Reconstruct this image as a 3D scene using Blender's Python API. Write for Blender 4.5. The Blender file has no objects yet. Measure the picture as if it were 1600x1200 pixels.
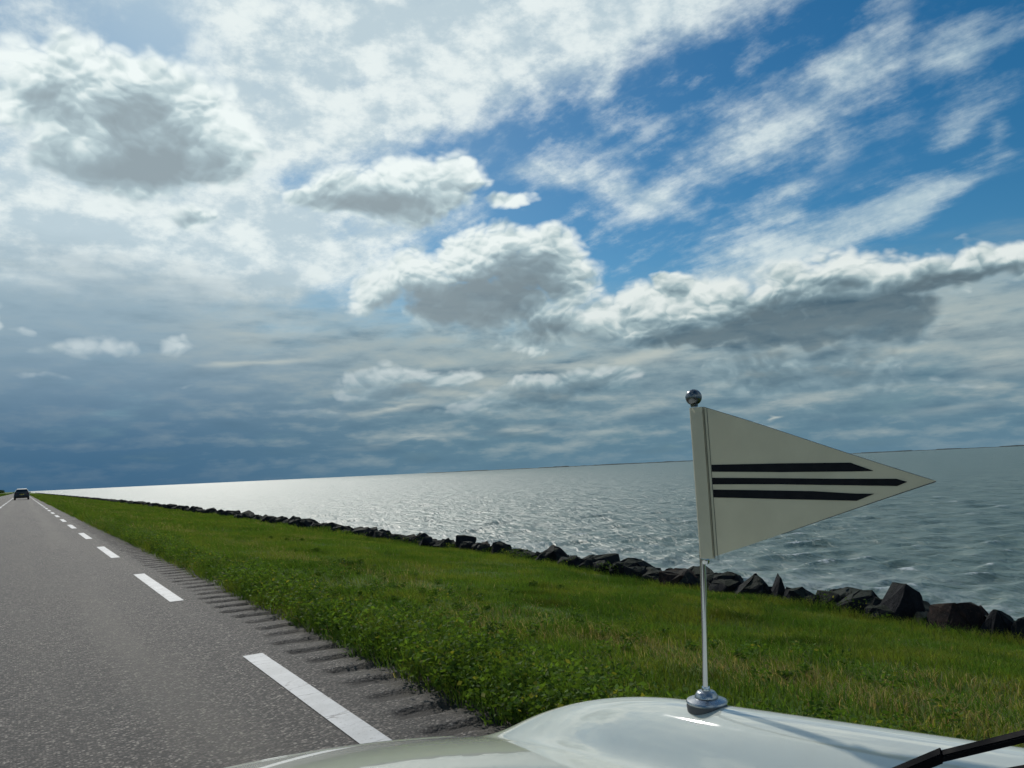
import bpy, bmesh, math, os
import numpy as np
from mathutils import Vector, Matrix

R = math.radians
sc = bpy.context.scene
COL = sc.collection
rng = np.random.default_rng(11)

# ------------------------------------------------------------------ camera
H_EYE = 1.154
psi, pit, rol = R(32.6), R(6.31), R(2.63)
fwd = Vector((math.sin(psi) * math.cos(pit), math.cos(psi) * math.cos(pit), math.sin(pit)))
r0 = Vector((math.cos(psi), -math.sin(psi), 0))
u0 = r0.cross(fwd)
rgt = r0 * math.cos(rol) - u0 * math.sin(rol)
upv = u0 * math.cos(rol) + r0 * math.sin(rol)
cd = bpy.data.cameras.new('camera')
cd.sensor_width = 36
cd.lens = 27.0
cd.clip_start = 0.02
cd.clip_end = 60000
cam = bpy.data.objects.new('camera', cd)
COL.objects.link(cam)
cam.matrix_world = Matrix(((rgt.x, upv.x, -fwd.x, 0), (rgt.y, upv.y, -fwd.y, 0), (rgt.z, upv.z, -fwd.z, H_EYE), (0, 0, 0, 1)))
sc.camera = cam

# ------------------------------------------------------------------ light and exposure
SUN_AZ, SUN_EL = 9.0, 37.0        # degrees from the road direction (+Y) towards +X, and above the horizon
sun_dir = Vector((math.sin(R(SUN_AZ)) * math.cos(R(SUN_EL)), math.cos(R(SUN_AZ)) * math.cos(R(SUN_EL)), math.sin(R(SUN_EL))))
sd = bpy.data.lights.new('sun', 'SUN')
sd.energy = 2.6
sd.angle = R(1.0)
sd.color = (1.0, 0.95, 0.87)
sun = bpy.data.objects.new('sun', sd)
COL.objects.link(sun)
sun.rotation_euler = sun_dir.to_track_quat('Z', 'Y').to_euler()
vs = sc.view_settings
vs.view_transform = 'Standard'
vs.look = 'None'
vs.exposure = 0.0
vs.gamma = 1.0
vs.use_curve_mapping = False


# ------------------------------------------------------------------ node helpers
class G:
    """small helper that writes shader nodes like formulas"""
    def __init__(self, tree):
        self.t = tree

    def n(self, kind, **kw):
        nd = self.t.nodes.new(kind)
        for k, v in kw.items():
            setattr(nd, k, v)
        return nd

    def put(self, sock, v):
        if v is None:
            return
        if isinstance(v, bpy.types.NodeSocket):
            self.t.links.new(v, sock)
        else:
            sock.default_value = v

    def m(self, op, a, b=None, c=None, clamp=False):
        nd = self.n('ShaderNodeMath', operation=op, use_clamp=clamp)
        for i, v in enumerate((a, b, c)):
            self.put(nd.inputs[i], v)
        return nd.outputs[0]

    def add(self, a, b, clamp=False): return self.m('ADD', a, b, clamp=clamp)
    def sub(self, a, b, clamp=False): return self.m('SUBTRACT', a, b, clamp=clamp)
    def mul(self, a, b, clamp=False): return self.m('MULTIPLY', a, b, clamp=clamp)
    def mad(self, a, b, c, clamp=False): return self.m('MULTIPLY_ADD', a, b, c, clamp=clamp)

    def v(self, op, a, b=None, c=None, scale=None):
        nd = self.n('ShaderNodeVectorMath', operation=op)
        for i, x in enumerate((a, b, c)):
            if x is not None:
                self.put(nd.inputs[i], x)
        if scale is not None:
            self.put(nd.inputs['Scale'], scale)
        return nd.outputs['Value'] if op in ('LENGTH', 'DOT_PRODUCT', 'DISTANCE') else nd.outputs[0]

    def xyz(self, x, y, z=0.0):
        nd = self.n('ShaderNodeCombineXYZ')
        for i, q in enumerate((x, y, z)):
            self.put(nd.inputs[i], q)
        return nd.outputs[0]

    def sep(self, s):
        nd = self.n('ShaderNodeSeparateXYZ')
        self.put(nd.inputs[0], s)
        return nd.outputs

    def ramp(self, x, a, b, lo=0.0, hi=1.0, smooth=True):
        nd = self.n('ShaderNodeMapRange', interpolation_type='SMOOTHSTEP' if smooth else 'LINEAR')
        nd.clamp = not smooth
        self.put(nd.inputs['Value'], x)
        for k, q in (('From Min', a), ('From Max', b), ('To Min', lo), ('To Max', hi)):
            self.put(nd.inputs[k], q)
        return nd.outputs[0]

    def noise(self, vec, scale, detail=4.0, rough=0.5, dist=0.0, color=False, dims='3D'):
        nd = self.n('ShaderNodeTexNoise', noise_dimensions=dims)
        self.put(nd.inputs['Vector'], vec)
        for k, q in (('Scale', scale), ('Detail', detail), ('Roughness', rough), ('Distortion', dist)):
            self.put(nd.inputs[k], q)
        return nd.outputs['Color'] if color else nd.outputs[0]

    def voro(self, vec, scale, feature='F1', out='Distance', rand=1.0, smooth=None):
        nd = self.n('ShaderNodeTexVoronoi', feature=feature)
        self.put(nd.inputs['Vector'], vec)
        nd.inputs['Scale'].default_value = scale
        nd.inputs['Randomness'].default_value = rand
        if smooth is not None:
            nd.inputs['Smoothness'].default_value = smooth
        return nd.outputs[out]

    def mapping(self, vec, loc=(0, 0, 0), rot=(0, 0, 0), scale=(1, 1, 1), kind='POINT'):
        nd = self.n('ShaderNodeMapping', vector_type=kind)
        self.put(nd.inputs['Vector'], vec)
        if kind != 'NORMAL':
            nd.inputs['Location'].default_value = loc
        nd.inputs['Rotation'].default_value = rot
        nd.inputs['Scale'].default_value = scale
        return nd.outputs[0]

    def mix(self, f, a, b, blend='MIX'):
        nd = self.n('ShaderNodeMix', data_type='RGBA', blend_type=blend)
        nd.clamp_factor = True
        self.put(nd.inputs[0], f)
        for s, q in ((nd.inputs[6], a), (nd.inputs[7], b)):
            if isinstance(q, (tuple, list)) and len(q) == 3:
                q = (*q, 1.0)
            self.put(s, q)
        return nd.outputs[2]

    def cramp(self, x, stops):
        nd = self.n('ShaderNodeValToRGB')
        cr = nd.color_ramp
        while len(cr.elements) < len(stops):
            cr.elements.new(0.5)
        for e, (p, c) in zip(cr.elements, stops):
            e.position = p
            e.color = (*c, 1.0)
        self.put(nd.inputs[0], x)
        return nd.outputs[0]


def lin(r, g, b):
    f = lambda c: (c / 255 / 12.92) if c / 255 <= 0.04045 else ((c / 255 + 0.055) / 1.055) ** 2.4
    return (f(r), f(g), f(b))


# ------------------------------------------------------------------ sky
# cloud chart: azimuth, elevation, half width, half height (degrees), tilt, weight
VEIL = [
    (3.78, 21.18, 20.04, 12.65, 13.09, 0.9), (21.78, 28.11, 19.78, 10.41, 11.74, 0.95), (34.94, 31.64, 20.14, 5.92, 9.27, 0.9),
    (46.81, 30.83, 11.21, 2.91, 1.33, 0.55), (40.13, 26.81, 2.51, 1.08, 66.66, 0.35), (6.88, 28.95, 4.94, 2.81, -17.25, -0.75),
    (21.75, 27.3, 3.41, 1.63, 12.63, -0.4), (16.44, 21.15, 4.97, 1.3, -5.47, -0.5), (28.46, 23.14, 4.41, 1.98, 18.18, -0.7),
    (36.55, 25.41, 4.47, 2.55, -2.04, -0.35), (39.24, 21.07, 7.27, 1.69, -20.19, 0.7), (44.38, 18.58, 4.27, 1.78, -24.02, 0.4),
    (53.84, 22.21, 10.92, 3.38, 9.29, 0.62), (58.36, 24.73, 5.78, 2.47, 18.12, 0.5), (66.06, 24.24, 5.18, 4.09, -5.85, 0.6),
    (64.45, 19.54, 2.45, 1.04, 15.92, 0.6), (67.59, 19.12, 1.39, 1.09, -26.45, 0.55), (50.15, 20.92, 5.28, 1.75, 12.64, 0.4),
    (57.43, 15.25, 10.34, 1.94, 14.58, 0.85), (51.16, 16.86, 3.58, 1.08, -15.37, 0.5), (47.29, 13.74, 9.02, 2.74, 10.39, 0.8),
    (52.58, 17.96, 2.19, 0.69, -6.52, 0.6), (61.08, 16.06, 3.37, 1.25, 22.47, 0.4), (34.04, 15.95, 2.93, 1.86, -0.55, 0),
    (9.83, 15.58, 19.69, 4.71, 5.58, 1.1), (4.21, 18.03, 11.58, 4.41, 9.54, 0.6), (25.32, 17.81, 7.7, 1.82, 2.13, 0.35),
    (17.7, 14.11, 9.08, 2.72, 3.65, 0.7), (7.71, 29.08, 2.31, 1.21, -18.17, -0.3), (42.71, 15.11, 2.84, 1.84, -3.59, -0.5),
    (66.07, 14.63, 2.73, 1.97, -0.82, -0.4),
]
CUM = [
    (6.31, 23.5, 6.57, 4.44, 16.02, 1.2), (7.11, 25.95, 3.15, 2.08, 16.41, 1), (10.26, 23.09, 4.33, 3.01, 13.75, 1.15),
    (3.78, 21.38, 4.67, 2.13, 12.36, 1), (-0.71, 24.42, 4.96, 3.1, 9.67, 0.85), (1.42, 26.49, 3.98, 1.87, 32.89, 0.75),
    (17.34, 20.33, 1.39, 1.12, 11.22, 0.8), (20.62, 20.67, 3.79, 2.19, 5.24, 1), (24.94, 20.87, 5.58, 2.48, 2.91, 1.05),
    (27.91, 21.61, 3.69, 1.99, 2, 0.9), (30.12, 21.43, 1.98, 0.98, 0.99, 0.55), (32.76, 19.81, 3.05, 0.9, 5.31, 0.75),
    (10.04, 17.82, 3.39, 1.1, 7.35, 0.65), (22.1, 13.69, 2.92, 2.21, 4.08, 0.85), (26.18, 14.58, 4.09, 2.79, 2.25, 0.95),
    (31.09, 15.84, 4.64, 2.41, 0.45, 1), (35.95, 15.14, 3.65, 2.51, -1.28, 1), (31.43, 12.55, 6.29, 2.45, 0.24, 1),
    (28.02, 12.19, 4.34, 1.69, 0.99, 0.9), (37.3, 13.19, 2.9, 2.34, -2.03, 0.8), (37.64, 10.57, 6.23, 2.27, -0.98, 0.85),
    (42.9, 10.91, 5.15, 2.8, -2.27, 0.95), (44.91, 12.83, 2.33, 1.2, -3.2, 0.85), (47.54, 10.97, 3.62, 2.38, -3.77, 0.95),
    (50.56, 9.52, 5.25, 2.63, -3.37, 1), (45.1, 8.87, 5.97, 1.58, -1.98, 0.9), (33.71, 9.36, 3.86, 1.19, -0.21, 0.7),
    (54.99, 11.04, 5.02, 2.27, -13.47, 1), (57.54, 12.01, 4.42, 1.8, -5.93, 0.95), (61.83, 11.98, 4.09, 1.66, -2.52, 0.95),
    (65.13, 12.23, 2.78, 1.44, -1.52, 0.95), (67.13, 11.65, 2.01, 1.55, -13.9, 0.95), (59.27, 9.19, 4.26, 2.55, -5.44, 0.95),
    (53.42, 12.57, 2.55, 1.15, 5.36, 0.7), (55.58, 8.32, 5.32, 1.67, -3.58, 0.9), (-1.08, 11.09, 1.29, 1.2, 64.62, 0.75),
    (0.31, 10.5, 0.7, 0.56, 11.87, 0.45), (2.47, 9.05, 3.09, 1.07, 5.36, 0.5), (5.46, 8.94, 2.31, 1.02, 4.84, 0.45),
    (8.41, 8.75, 2.5, 0.87, 3.99, 0.42), (9.22, 6.48, 2.03, 0.61, 2.77, 0.4), (24.02, 6.54, 4.69, 1.79, 0.94, 0.9),
    (26.87, 7.02, 2.38, 1.42, 0.7, 0.75), (21.21, 6.14, 2.77, 1.03, 1.19, 0.7), (33.51, 5.31, 5.73, 1.72, -0.11, 0.9),
    (38.79, 5.61, 4.02, 1.61, -0.62, 0.85), (50.27, 5.77, 5.66, 1.64, -1.82, 0.9), (56.96, 5.46, 4.38, 1.65, -2.44, 0.9),
    (59.36, 5.96, 2.3, 1.45, -3.09, 0.75), (46.69, 5.48, 3.61, 1.11, -1.37, 0.6), (29.65, 4.53, 3.34, 0.95, 0.19, 0.6),
    (17.54, 4.24, 3.12, 0.55, 1.08, 0.5), (27.24, 3.86, 2.84, 0.47, 0.32, 0.5), (37.23, 3.22, 3.32, 0.57, -0.28, 0.45),
    (53.07, 3.2, 4.61, 0.71, -1.19, 0.5), (62.91, 4.13, 2.5, 0.74, -2.36, 0.4), (0.73, 6.75, 2.09, 0.41, 4.14, 0.3),
]
DARK = [
    (5.91, 23.84, 4.08, 2.38, 14.24, 1.05), (6.73, 21.24, 6.92, 1.36, 9.37, 1.5), (0.37, 24.45, 2.84, 1.28, 0.18, 0.7),
    (22.99, 20.14, 7.65, 1.51, 3.13, 1.3), (9.83, 17.72, 2.32, 0.59, 7.19, 0.8), (1.42, 26.49, 2.37, 0.86, 28.1, 0.4),
    (28.99, 12.26, 7.22, 2.17, 0.74, 1.5), (34.94, 14.5, 3.39, 1.88, 17.87, 0.85), (31.49, 13.72, 3.89, 2.11, 0.28, 0.6),
    (25.16, 12.73, 2.87, 1.03, 1.69, 0.5), (45.99, 8.42, 8.62, 1.3, 2.09, 1.4), (50.58, 9.75, 4.15, 2.09, 17.7, 1),
    (56.88, 9.14, 7.62, 2.44, 2.42, 1.4), (63.59, 11.19, 4.31, 0.81, -4.35, 1.2), (60.86, 9.82, 3.01, 1.77, 6.01, 1.1),
    (35.67, 9.88, 3.85, 1.14, -0.56, 1), (55.08, 7.27, 6.99, 0.79, -2.96, 0.9), (57.51, 11.67, 2.81, 0.6, -5.39, 0.6),
    (44.89, 12.6, 1.86, 0.83, -3, 0.5), (8.81, 8.58, 1.78, 0.61, 3.84, 0.6), (2.84, 8.61, 3.29, 0.5, 4.82, 0.3),
    (24.47, 6.05, 3.99, 0.85, 0.82, 1), (34.46, 5.03, 5.73, 0.95, -0.19, 1), (50.26, 5.58, 5.22, 1, -1.77, 0.9),
    (56.93, 5.2, 3.98, 0.87, -2.34, 1), (17.53, 4.1, 3.12, 0.41, 1.06, 0.6), (27.24, 3.77, 3.08, 0.38, 0.32, 0.7),
    (38.3, 5.45, 2.85, 0.85, -0.56, 0.7), (37.22, 3.13, 3.32, 0.38, -0.28, 0.5), (53.06, 3.11, 4.61, 0.45, -1.17, 0.5),
]
GLOW = [
    (14.08, 10.66, 5.67, 2.03, 3.62, 0.35), (12.77, 8.26, 2.57, 0.4, 7.12, 0.5), (15.82, 8.63, 4.87, 0.41, 7.66, 0.3),
    (24.92, 5.09, 4.23, 0.43, 4.66, 0.7), (22.1, 4.8, 2.78, 0.38, 4.9, 0.4), (25.78, 2.69, 2.44, 0.38, 4.3, 0.9),
    (23.9, 2.39, 6.49, 0.47, 3.35, 0.3), (33.39, 2.65, 1.91, 0.33, 3.92, 0.6), (40.02, 2.51, 1.88, 0.38, 3.68, 0.5),
    (35.31, 2.94, 5.7, 0.38, 3.82, 0.3), (42.69, 7.64, 8.35, 0.66, 2.67, 0.5), (35.06, 7.39, 5.27, 0.48, 3.62, 0.4),
    (63.3, 8.22, 3.94, 1.23, 2.08, 0.4), (65.15, 5.53, 2.74, 1.61, -3.58, 0.35), (53.54, 3.84, 6.67, 0.53, 2.79, 0.4),
    (41.98, 3.91, 4.19, 0.38, 3.37, 0.3), (51.13, 2.88, 0.39, 0.27, 0.01, 0.9), (62.04, 2.54, 4.72, 0.41, 1.99, 0.3),
    (50.87, 7.9, 2.61, 0.27, -2.61, 0.3),
]


world = bpy.data.worlds.new('World')
sc.world = world
world.use_nodes = True
wt = world.node_tree
wt.nodes.clear()
g = G(wt)
tc = g.n('ShaderNodeTexCoord')
D = g.v('NORMALIZE', tc.outputs['Generated'])
dx, dy, dz = g.sep(D)
DEG = 57.29578
az = g.mul(g.m('ARCTAN2', dx, dy), DEG)
azm = g.sub(g.m('PINGPONG', g.add(az, 13.0), 90.0), 13.0)
el = g.mul(g.m('ARCSINE', dz), DEG)
elp = g.m('MAXIMUM', el, 0.0)
Q = g.v('MULTIPLY', D, (1, 1, 1.7))           # direction, flattened so that cloud grain lies flat
# warped chart position for the cumulus
w1 = g.v('SUBTRACT', g.noise(Q, 8.0, 4.0, 0.50, color=True), (0.5, 0.5, 0.5))
P0 = g.xyz(azm, el, 0.0)
Pc = g.v('MULTIPLY_ADD', w1, (7.0, 4.6, 0.0), P0)
w2 = g.v('SUBTRACT', g.noise(g.v('ADD', Q, (5, 3, 1)), 3.2, 3.0, 0.6, color=True), (0.5, 0.5, 0.5))
Pv = g.v('MULTIPLY_ADD', w2, (9.0, 4.5, 0.0), P0)
Pd = g.v('MULTIPLY_ADD', g.v('SUBTRACT', g.noise(g.v('MULTIPLY', Q, (1, 1, 3.0)), 7.0, 3.0, 0.55, color=True), (0.5, 0.5, 0.5)), (9.0, 1.6, 0.0), P0)


def r2(P, b):
    a, e, ra, re, rot, wgt = b
    d = g.v('SUBTRACT', P, (a, e, 0))
    if abs(rot) < 1.5:
        d = g.v('MULTIPLY', d, (1 / ra, 1 / re, 0))
        return g.v('DOT_PRODUCT', d, d)
    c, s = math.cos(R(rot)), math.sin(R(rot))
    u = g.v('DOT_PRODUCT', d, (c / ra, s / ra, 0))
    v = g.v('DOT_PRODUCT', d, (-s / re, c / re, 0))
    return g.mad(u, u, g.mul(v, v))


def total(P, rows):
    acc = 0.0
    for b in rows:
        acc = g.mad(g.m('POWER', 0.17, r2(P, b)), b[5], acc)
    return acc


def dome(P, rows):
    acc = -3.0
    for b in rows:
        acc = g.m('SMOOTH_MAX', acc, g.mad(r2(P, b), -0.9, b[5]), 0.25)
    return acc


# blue of the clear air
sky = g.n('ShaderNodeTexSky', sky_type='NISHITA')
sky.sun_disc = False
sky.sun_elevation = R(SUN_EL)
sky.sun_rotation = R(SUN_AZ)
sky.altitude = 0
sky.air_density = 1.0
sky.dust_density = 0.4
sky.ozone_density = 3.0
blue = g.n('ShaderNodeHueSaturation')
blue.inputs['Saturation'].default_value = 1.40
blue.inputs['Value'].default_value = 0.068
g.put(blue.inputs['Color'], sky.outputs[0])
col = g.mix(1.0, blue.outputs[0], (0.90, 1.10, 1.0), 'MULTIPLY')

sdot = g.v('DOT_PRODUCT', D, tuple(sun_dir))
glow = g.ramp(sdot, 0.55, 0.97, 0.0, 1.0)

# high white veil, combed out by the wind
flat = g.v('DIVIDE', D, g.xyz(g.add(dz, 0.10), g.add(dz, 0.10), 1.0))
st = g.mapping(g.v('MULTIPLY', flat, (1, 1, 0)), rot=(0, 0, R(28)), scale=(1.75, 0.68, 1.0))
str1 = g.noise(st, 3.0, 7.0, 0.64, 0.0)
str2 = g.noise(g.v('ADD', Q, (9, 2, 7)), 16.0, 5.0, 0.62, 0.0)
tex = g.mad(str1, 0.62, g.mul(str2, 0.38))
lowf = g.noise(g.v('ADD', Q, (2, 8, 4)), 2.2, 3.0, 0.5)
outside = g.ramp(el, 27.0, 42.0)
cov = g.add(total(Pv, VEIL), g.mul(outside, g.ramp(lowf, 0.36, 0.62, 0.0, 0.55)))
va = g.add(g.mad(cov, 0.95, -0.20), g.mul(g.sub(tex, 0.5), 3.1))
va = g.ramp(va, -0.15, 0.95, 0.0, 0.96)
va = g.mul(va, g.ramp(cov, -0.1, 0.25))
wisp = g.mul(g.ramp(g.mad(str1, 0.6, g.mul(str2, 0.4)), 0.47, 0.66, 0.0, 0.50), g.ramp(lowf, 0.36, 0.56))
va = g.m('MAXIMUM', va, wisp)
vcol = g.mix(glow, lin(194, 212, 218), lin(234, 243, 242))
vcol = g.mix(g.ramp(str2, 0.38, 0.64), g.mix(0.62, vcol, lin(156, 184, 200)), vcol)
col = g.mix(va, col, vcol)

high = col

# grey-blue deck of cloud towards the horizon
dk = g.noise(g.v('MULTIPLY', Q, (1, 1, 2.4)), 7.0, 5.0, 0.58)
dk2 = g.noise(g.v('MULTIPLY', g.v('ADD', Q, (3, 7, 2)), (1, 1, 3.6)), 13.0, 4.0, 0.55)
leftness = g.ramp(azm, 34.0, 2.0)
dcov = g.ramp(g.mad(leftness, -2.5, el), 17.0, 7.0)
da = g.ramp(g.mad(g.sub(dk, 0.5), 0.9, dcov), 0.15, 1.0)
dtop = g.mix(leftness, lin(164, 180, 182), lin(148, 172, 186))
dlow = g.mix(leftness, lin(100, 132, 148), lin(70, 108, 138))
dcol = g.mix(g.ramp(el, 1.0, 12.5), dlow, dtop)
dshade = g.mad(g.sub(dk2, 0.5), 1.5, g.mad(g.sub(dk, 0.5), 1.3, 0.0))
b3 = g.noise(g.v('MULTIPLY', g.v('ADD', Q, (6, 1, 3)), (1, 1, 2.0)), 11.0, 5.0, 0.55)
b3s = g.noise(g.v('MULTIPLY', g.v('ADD', Q, (6, 1, 3.018)), (1, 1, 2.0)), 11.0, 5.0, 0.55)
dshade = g.add(g.mul(dshade, 0.75), g.mul(g.sub(b3, b3s), 3.4))
shf = g.mul(dshade, g.mix(leftness, (0.80, 0.80, 0.80), (0.22, 0.22, 0.22)))
dcol = g.mix(g.m('MAXIMUM', shf, 0.0), dcol, lin(178, 188, 184))
dcol = g.mix(g.m('MULTIPLY', g.m('MAXIMUM', g.mul(shf, -1.0), 0.0), 0.95), dcol, lin(70, 104, 126))
col = g.mix(da, col, dcol)
gl = g.mul(total(Pd, GLOW), g.ramp(dk2, 0.30, 0.58))
col = g.mix(g.mul(gl, 0.9), col, lin(196, 203, 196))

# cumulus: domes broken up by billowing noise, lit from above
Qc = g.v('MULTIPLY', D, (1, 1, 1.2))
bn = g.noise(g.v('ADD', Qc, (1, 4, 6)), 22.0, 5.0, 0.56)
vb = g.voro(g.v('MULTIPLY_ADD', w1, (0.10, 0.10, 0.10), Qc), 30.0)
vb2 = g.voro(g.v('MULTIPLY_ADD', w1, (0.10, 0.10, 0.10), Qc), 75.0)
bil = g.add(g.mul(g.sub(bn, 0.5), 0.8), g.add(g.mul(g.sub(0.40, vb), 1.15), g.mul(g.sub(0.40, vb2), 0.55)))
cd0 = dome(Pc, CUM)
cd1 = dome(g.v('ADD', Pc, (-0.5, 1.7, 0.0)), CUM)
field = g.mad(bil, 0.50, cd0)
ca = g.ramp(field, -0.06, 0.54)
# the same grain seen a little nearer the sun gives its relief
Qs = g.v('ADD', Qc, (-0.002, 0.0, 0.013))
vbs = g.voro(g.v('MULTIPLY_ADD', w1, (0.10, 0.10, 0.10), Qs), 30.0)
vbs2 = g.voro(g.v('MULTIPLY_ADD', w1, (0.10, 0.10, 0.10), g.v('ADD', Qc, (-0.001, 0.0, 0.006))), 75.0)
bns = g.noise(g.v('ADD', Qs, (1, 4, 6)), 22.0, 5.0, 0.56)
relief = g.add(g.mul(g.sub(bn, bns), 1.2), g.add(g.mul(g.sub(vbs, vb), 1.7), g.mul(g.sub(vbs2, vb2), 1.0)))
dark = g.m('MINIMUM', total(g.v('MULTIPLY_ADD', w1, (5.0, 3.0, 0.0), P0), DARK), 1.35)
deep = g.ramp(g.mad(bil, 0.22, cd0), 0.05, 1.0)
updn = g.m('MAXIMUM', g.m('MINIMUM', g.sub(cd0, cd1), 0.55), -0.55)
lit = g.add(g.mad(updn, 0.42, 0.86), g.mul(relief, 0.40))
lit = g.sub(lit, g.mul(deep, 0.20))
lit = g.sub(lit, g.mul(g.mul(dark, 0.84), g.ramp(g.mad(bil, 0.35, cd0), -0.05, 0.55)))
lit = g.sub(lit, g.ramp(el, 13.0, 4.0, 0.0, 0.18))
ccol = g.cramp(g.mad(lit, 0.74, 0.26), [(0.0, lin(62, 88, 104)), (0.26, lin(84, 110, 124)), (0.47, lin(112, 138, 150)), (0.67, lin(158, 181, 187)), (0.84, lin(210, 222, 221)), (1.0, lin(236, 243, 240))])
ccol = g.mix(g.mul(g.ramp(g.v('DOT_PRODUCT', D, tuple(sun_dir)), 0.72, 0.97), 0.5), ccol, g.mix(0.5, ccol, (1.05, 1.18, 1.2)))
hz = g.m('POWER', 2.718, g.mul(elp, -0.16))
ccol = g.mix(g.m('MINIMUM', g.mul(hz, g.mad(leftness, 1.3, 1.15)), 0.88), ccol, dcol)
col = g.mix(g.mul(ca, g.mul(g.ramp(el, 0.3, 3.0), g.ramp(el, 1.0, 12.0, 0.65, 1.0))), col, ccol)
# air thickens in the last degrees above the horizon
col = g.mix(g.mul(g.m('POWER', 2.718, g.mul(elp, -0.55)), 0.75), col, g.mix(leftness, lin(92, 126, 146), lin(64, 100, 130)))
# above the cumulus only the veil is left to draw, below the horizon only haze
def background(c):
    b = g.n('ShaderNodeBackground')
    b.inputs['Strength'].default_value = 0.1
    g.put(b.inputs['Color'], g.v('SCALE', c, scale=10.0))
    return b.outputs[0]


def mixsh(f, a, b):
    m = g.n('ShaderNodeMixShader')
    g.put(m.inputs[0], f)
    wt.links.new(a, m.inputs[1])
    wt.links.new(b, m.inputs[2])
    return m.outputs[0]


low = mixsh(g.m('GREATER_THAN', el, 32.0), background(col), background(high))
bgs = mixsh(g.m('LESS_THAN', el, -1.0), low, background(g.mix(0.0, lin(80, 112, 134), lin(80, 112, 134))))
wo = g.n('ShaderNodeOutputWorld')
wt.links.new(bgs, wo.inputs[0])
world.cycles.sampling_method = 'MANUAL'
world.cycles.sample_map_resolution = 256
sc.cycles.use_adaptive_sampling = True
sc.cycles.adaptive_threshold = 0.02
sc.cycles.adaptive_min_samples = 8
sc.cycles.max_bounces = 5
sc.cycles.diffuse_bounces = 2
sc.cycles.glossy_bounces = 3
sc.cycles.transmission_bounces = 3
sc.cycles.transparent_max_bounces = 6
sc.cycles.caustics_reflective = False
sc.cycles.caustics_refractive = False
sc.cycles.sample_clamp_indirect = 4.0

# ------------------------------------------------------------------ mesh helpers
def mesh_np(name, verts, faces, smooth=False, cols=None):
    """verts (n,3); faces (m,3|4) or a list of such arrays"""
    me = bpy.data.meshes.new(name)
    verts = np.asarray(verts, np.float32)
    fl = faces if isinstance(faces, list) else [faces]
    fl = [np.asarray(f, np.int32) for f in fl if len(f)]
    loops = np.concatenate([f.ravel() for f in fl])
    sizes = np.concatenate([np.full(len(f), f.shape[1], np.int32) for f in fl])
    starts = np.concatenate([[0], np.cumsum(sizes)[:-1]]).astype(np.int32)
    me.vertices.add(len(verts))
    me.vertices.foreach_set('co', verts.ravel())
    me.loops.add(len(loops))
    me.loops.foreach_set('vertex_index', loops)
    me.polygons.add(len(sizes))
    me.polygons.foreach_set('loop_start', starts)
    me.polygons.foreach_set('loop_total', sizes)
    if smooth:
        me.polygons.foreach_set('use_smooth', np.ones(len(sizes), bool))
    me.update(calc_edges=True)
    if cols is not None:
        at = me.color_attributes.new('tint', 'FLOAT_COLOR', 'POINT')
        c4 = np.ones((len(verts), 4), np.float32)
        c4[:, :3] = cols
        at.data.foreach_set('color', c4.ravel())
    me.validate()
    return me


def grid_faces(nr, nc):
    i = np.arange(nr * nc).reshape(nr, nc)
    return np.stack([i[:-1, :-1], i[:-1, 1:], i[1:, 1:], i[1:, :-1]], -1).reshape(-1, 4)


def obj(name, me, mat=None, parent=None, label=None, cat=None, group=None, kind=None):
    if isinstance(me, bmesh.types.BMesh):
        bm, me = me, bpy.data.meshes.new(name)
        bm.to_mesh(me)
        bm.free()
    o = bpy.data.objects.new(name, me)
    COL.objects.link(o)
    if mat is not None and me is not None and not me.materials:
        me.materials.append(mat)
    if parent is not None:
        o.parent = parent
    for k, v in (('label', label), ('category', cat), ('group', group), ('kind', kind)):
        if v:
            o[k] = v
    return o


def smooth(o, angle=None):
    for p in o.data.polygons:
        p.use_smooth = True
    if angle is not None:
        o.data.set_sharp_from_angle(angle=R(angle))
    return o


def box(bm, c, s, rot=None, taper=None):
    m = Matrix.Translation(c) @ (rot.to_4x4() if rot is not None else Matrix()) @ Matrix.Diagonal((*s, 1))
    r = bmesh.ops.create_cube(bm, size=1, matrix=m)
    return r['verts']


def tube(bm, pts, rad, seg=12, cap=True):
    pts = [Vector(p) for p in pts]
    rad = rad if isinstance(rad, (list, tuple)) else [rad] * len(pts)
    rings = []
    ref = Vector((0.13, 0.2, 1)).normalized()
    for i, p in enumerate(pts):
        t = (pts[min(i + 1, len(pts) - 1)] - pts[max(i - 1, 0)]).normalized()
        a = t.cross(ref if abs(t.dot(ref)) < 0.95 else Vector((1, 0, 0))).normalized()
        b = t.cross(a)
        rings.append([bm.verts.new(p + (a * math.cos(k * 2 * math.pi / seg) + b * math.sin(k * 2 * math.pi / seg)) * rad[i]) for k in range(seg)])
    for q, w in zip(rings, rings[1:]):
        for k in range(seg):
            bm.faces.new((q[k], q[(k + 1) % seg], w[(k + 1) % seg], w[k]))
    if cap:
        bm.faces.new(rings[0][::-1])
        bm.faces.new(rings[-1])
    bmesh.ops.recalc_face_normals(bm, faces=bm.faces)


def lathe(bm, prof, seg=40, c=(0, 0, 0)):
    rings = []
    for r, z in prof:
        if r < 1e-5:
            rings.append([bm.verts.new((c[0], c[1], c[2] + z))])
        else:
            rings.append([bm.verts.new((c[0] + r * math.cos(k * 2 * math.pi / seg), c[1] + r * math.sin(k * 2 * math.pi / seg), c[2] + z)) for k in range(seg)])
    for q, w in zip(rings, rings[1:]):
        for k in range(seg):
            k2 = (k + 1) % seg
            if len(q) == 1:
                bm.faces.new((q[0], w[k], w[k2]))
            elif len(w) == 1:
                bm.faces.new((q[k], q[k2], w[0]))
            else:
                bm.faces.new((q[k], q[k2], w[k2], w[k]))
    bmesh.ops.recalc_face_normals(bm, faces=bm.faces)


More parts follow.
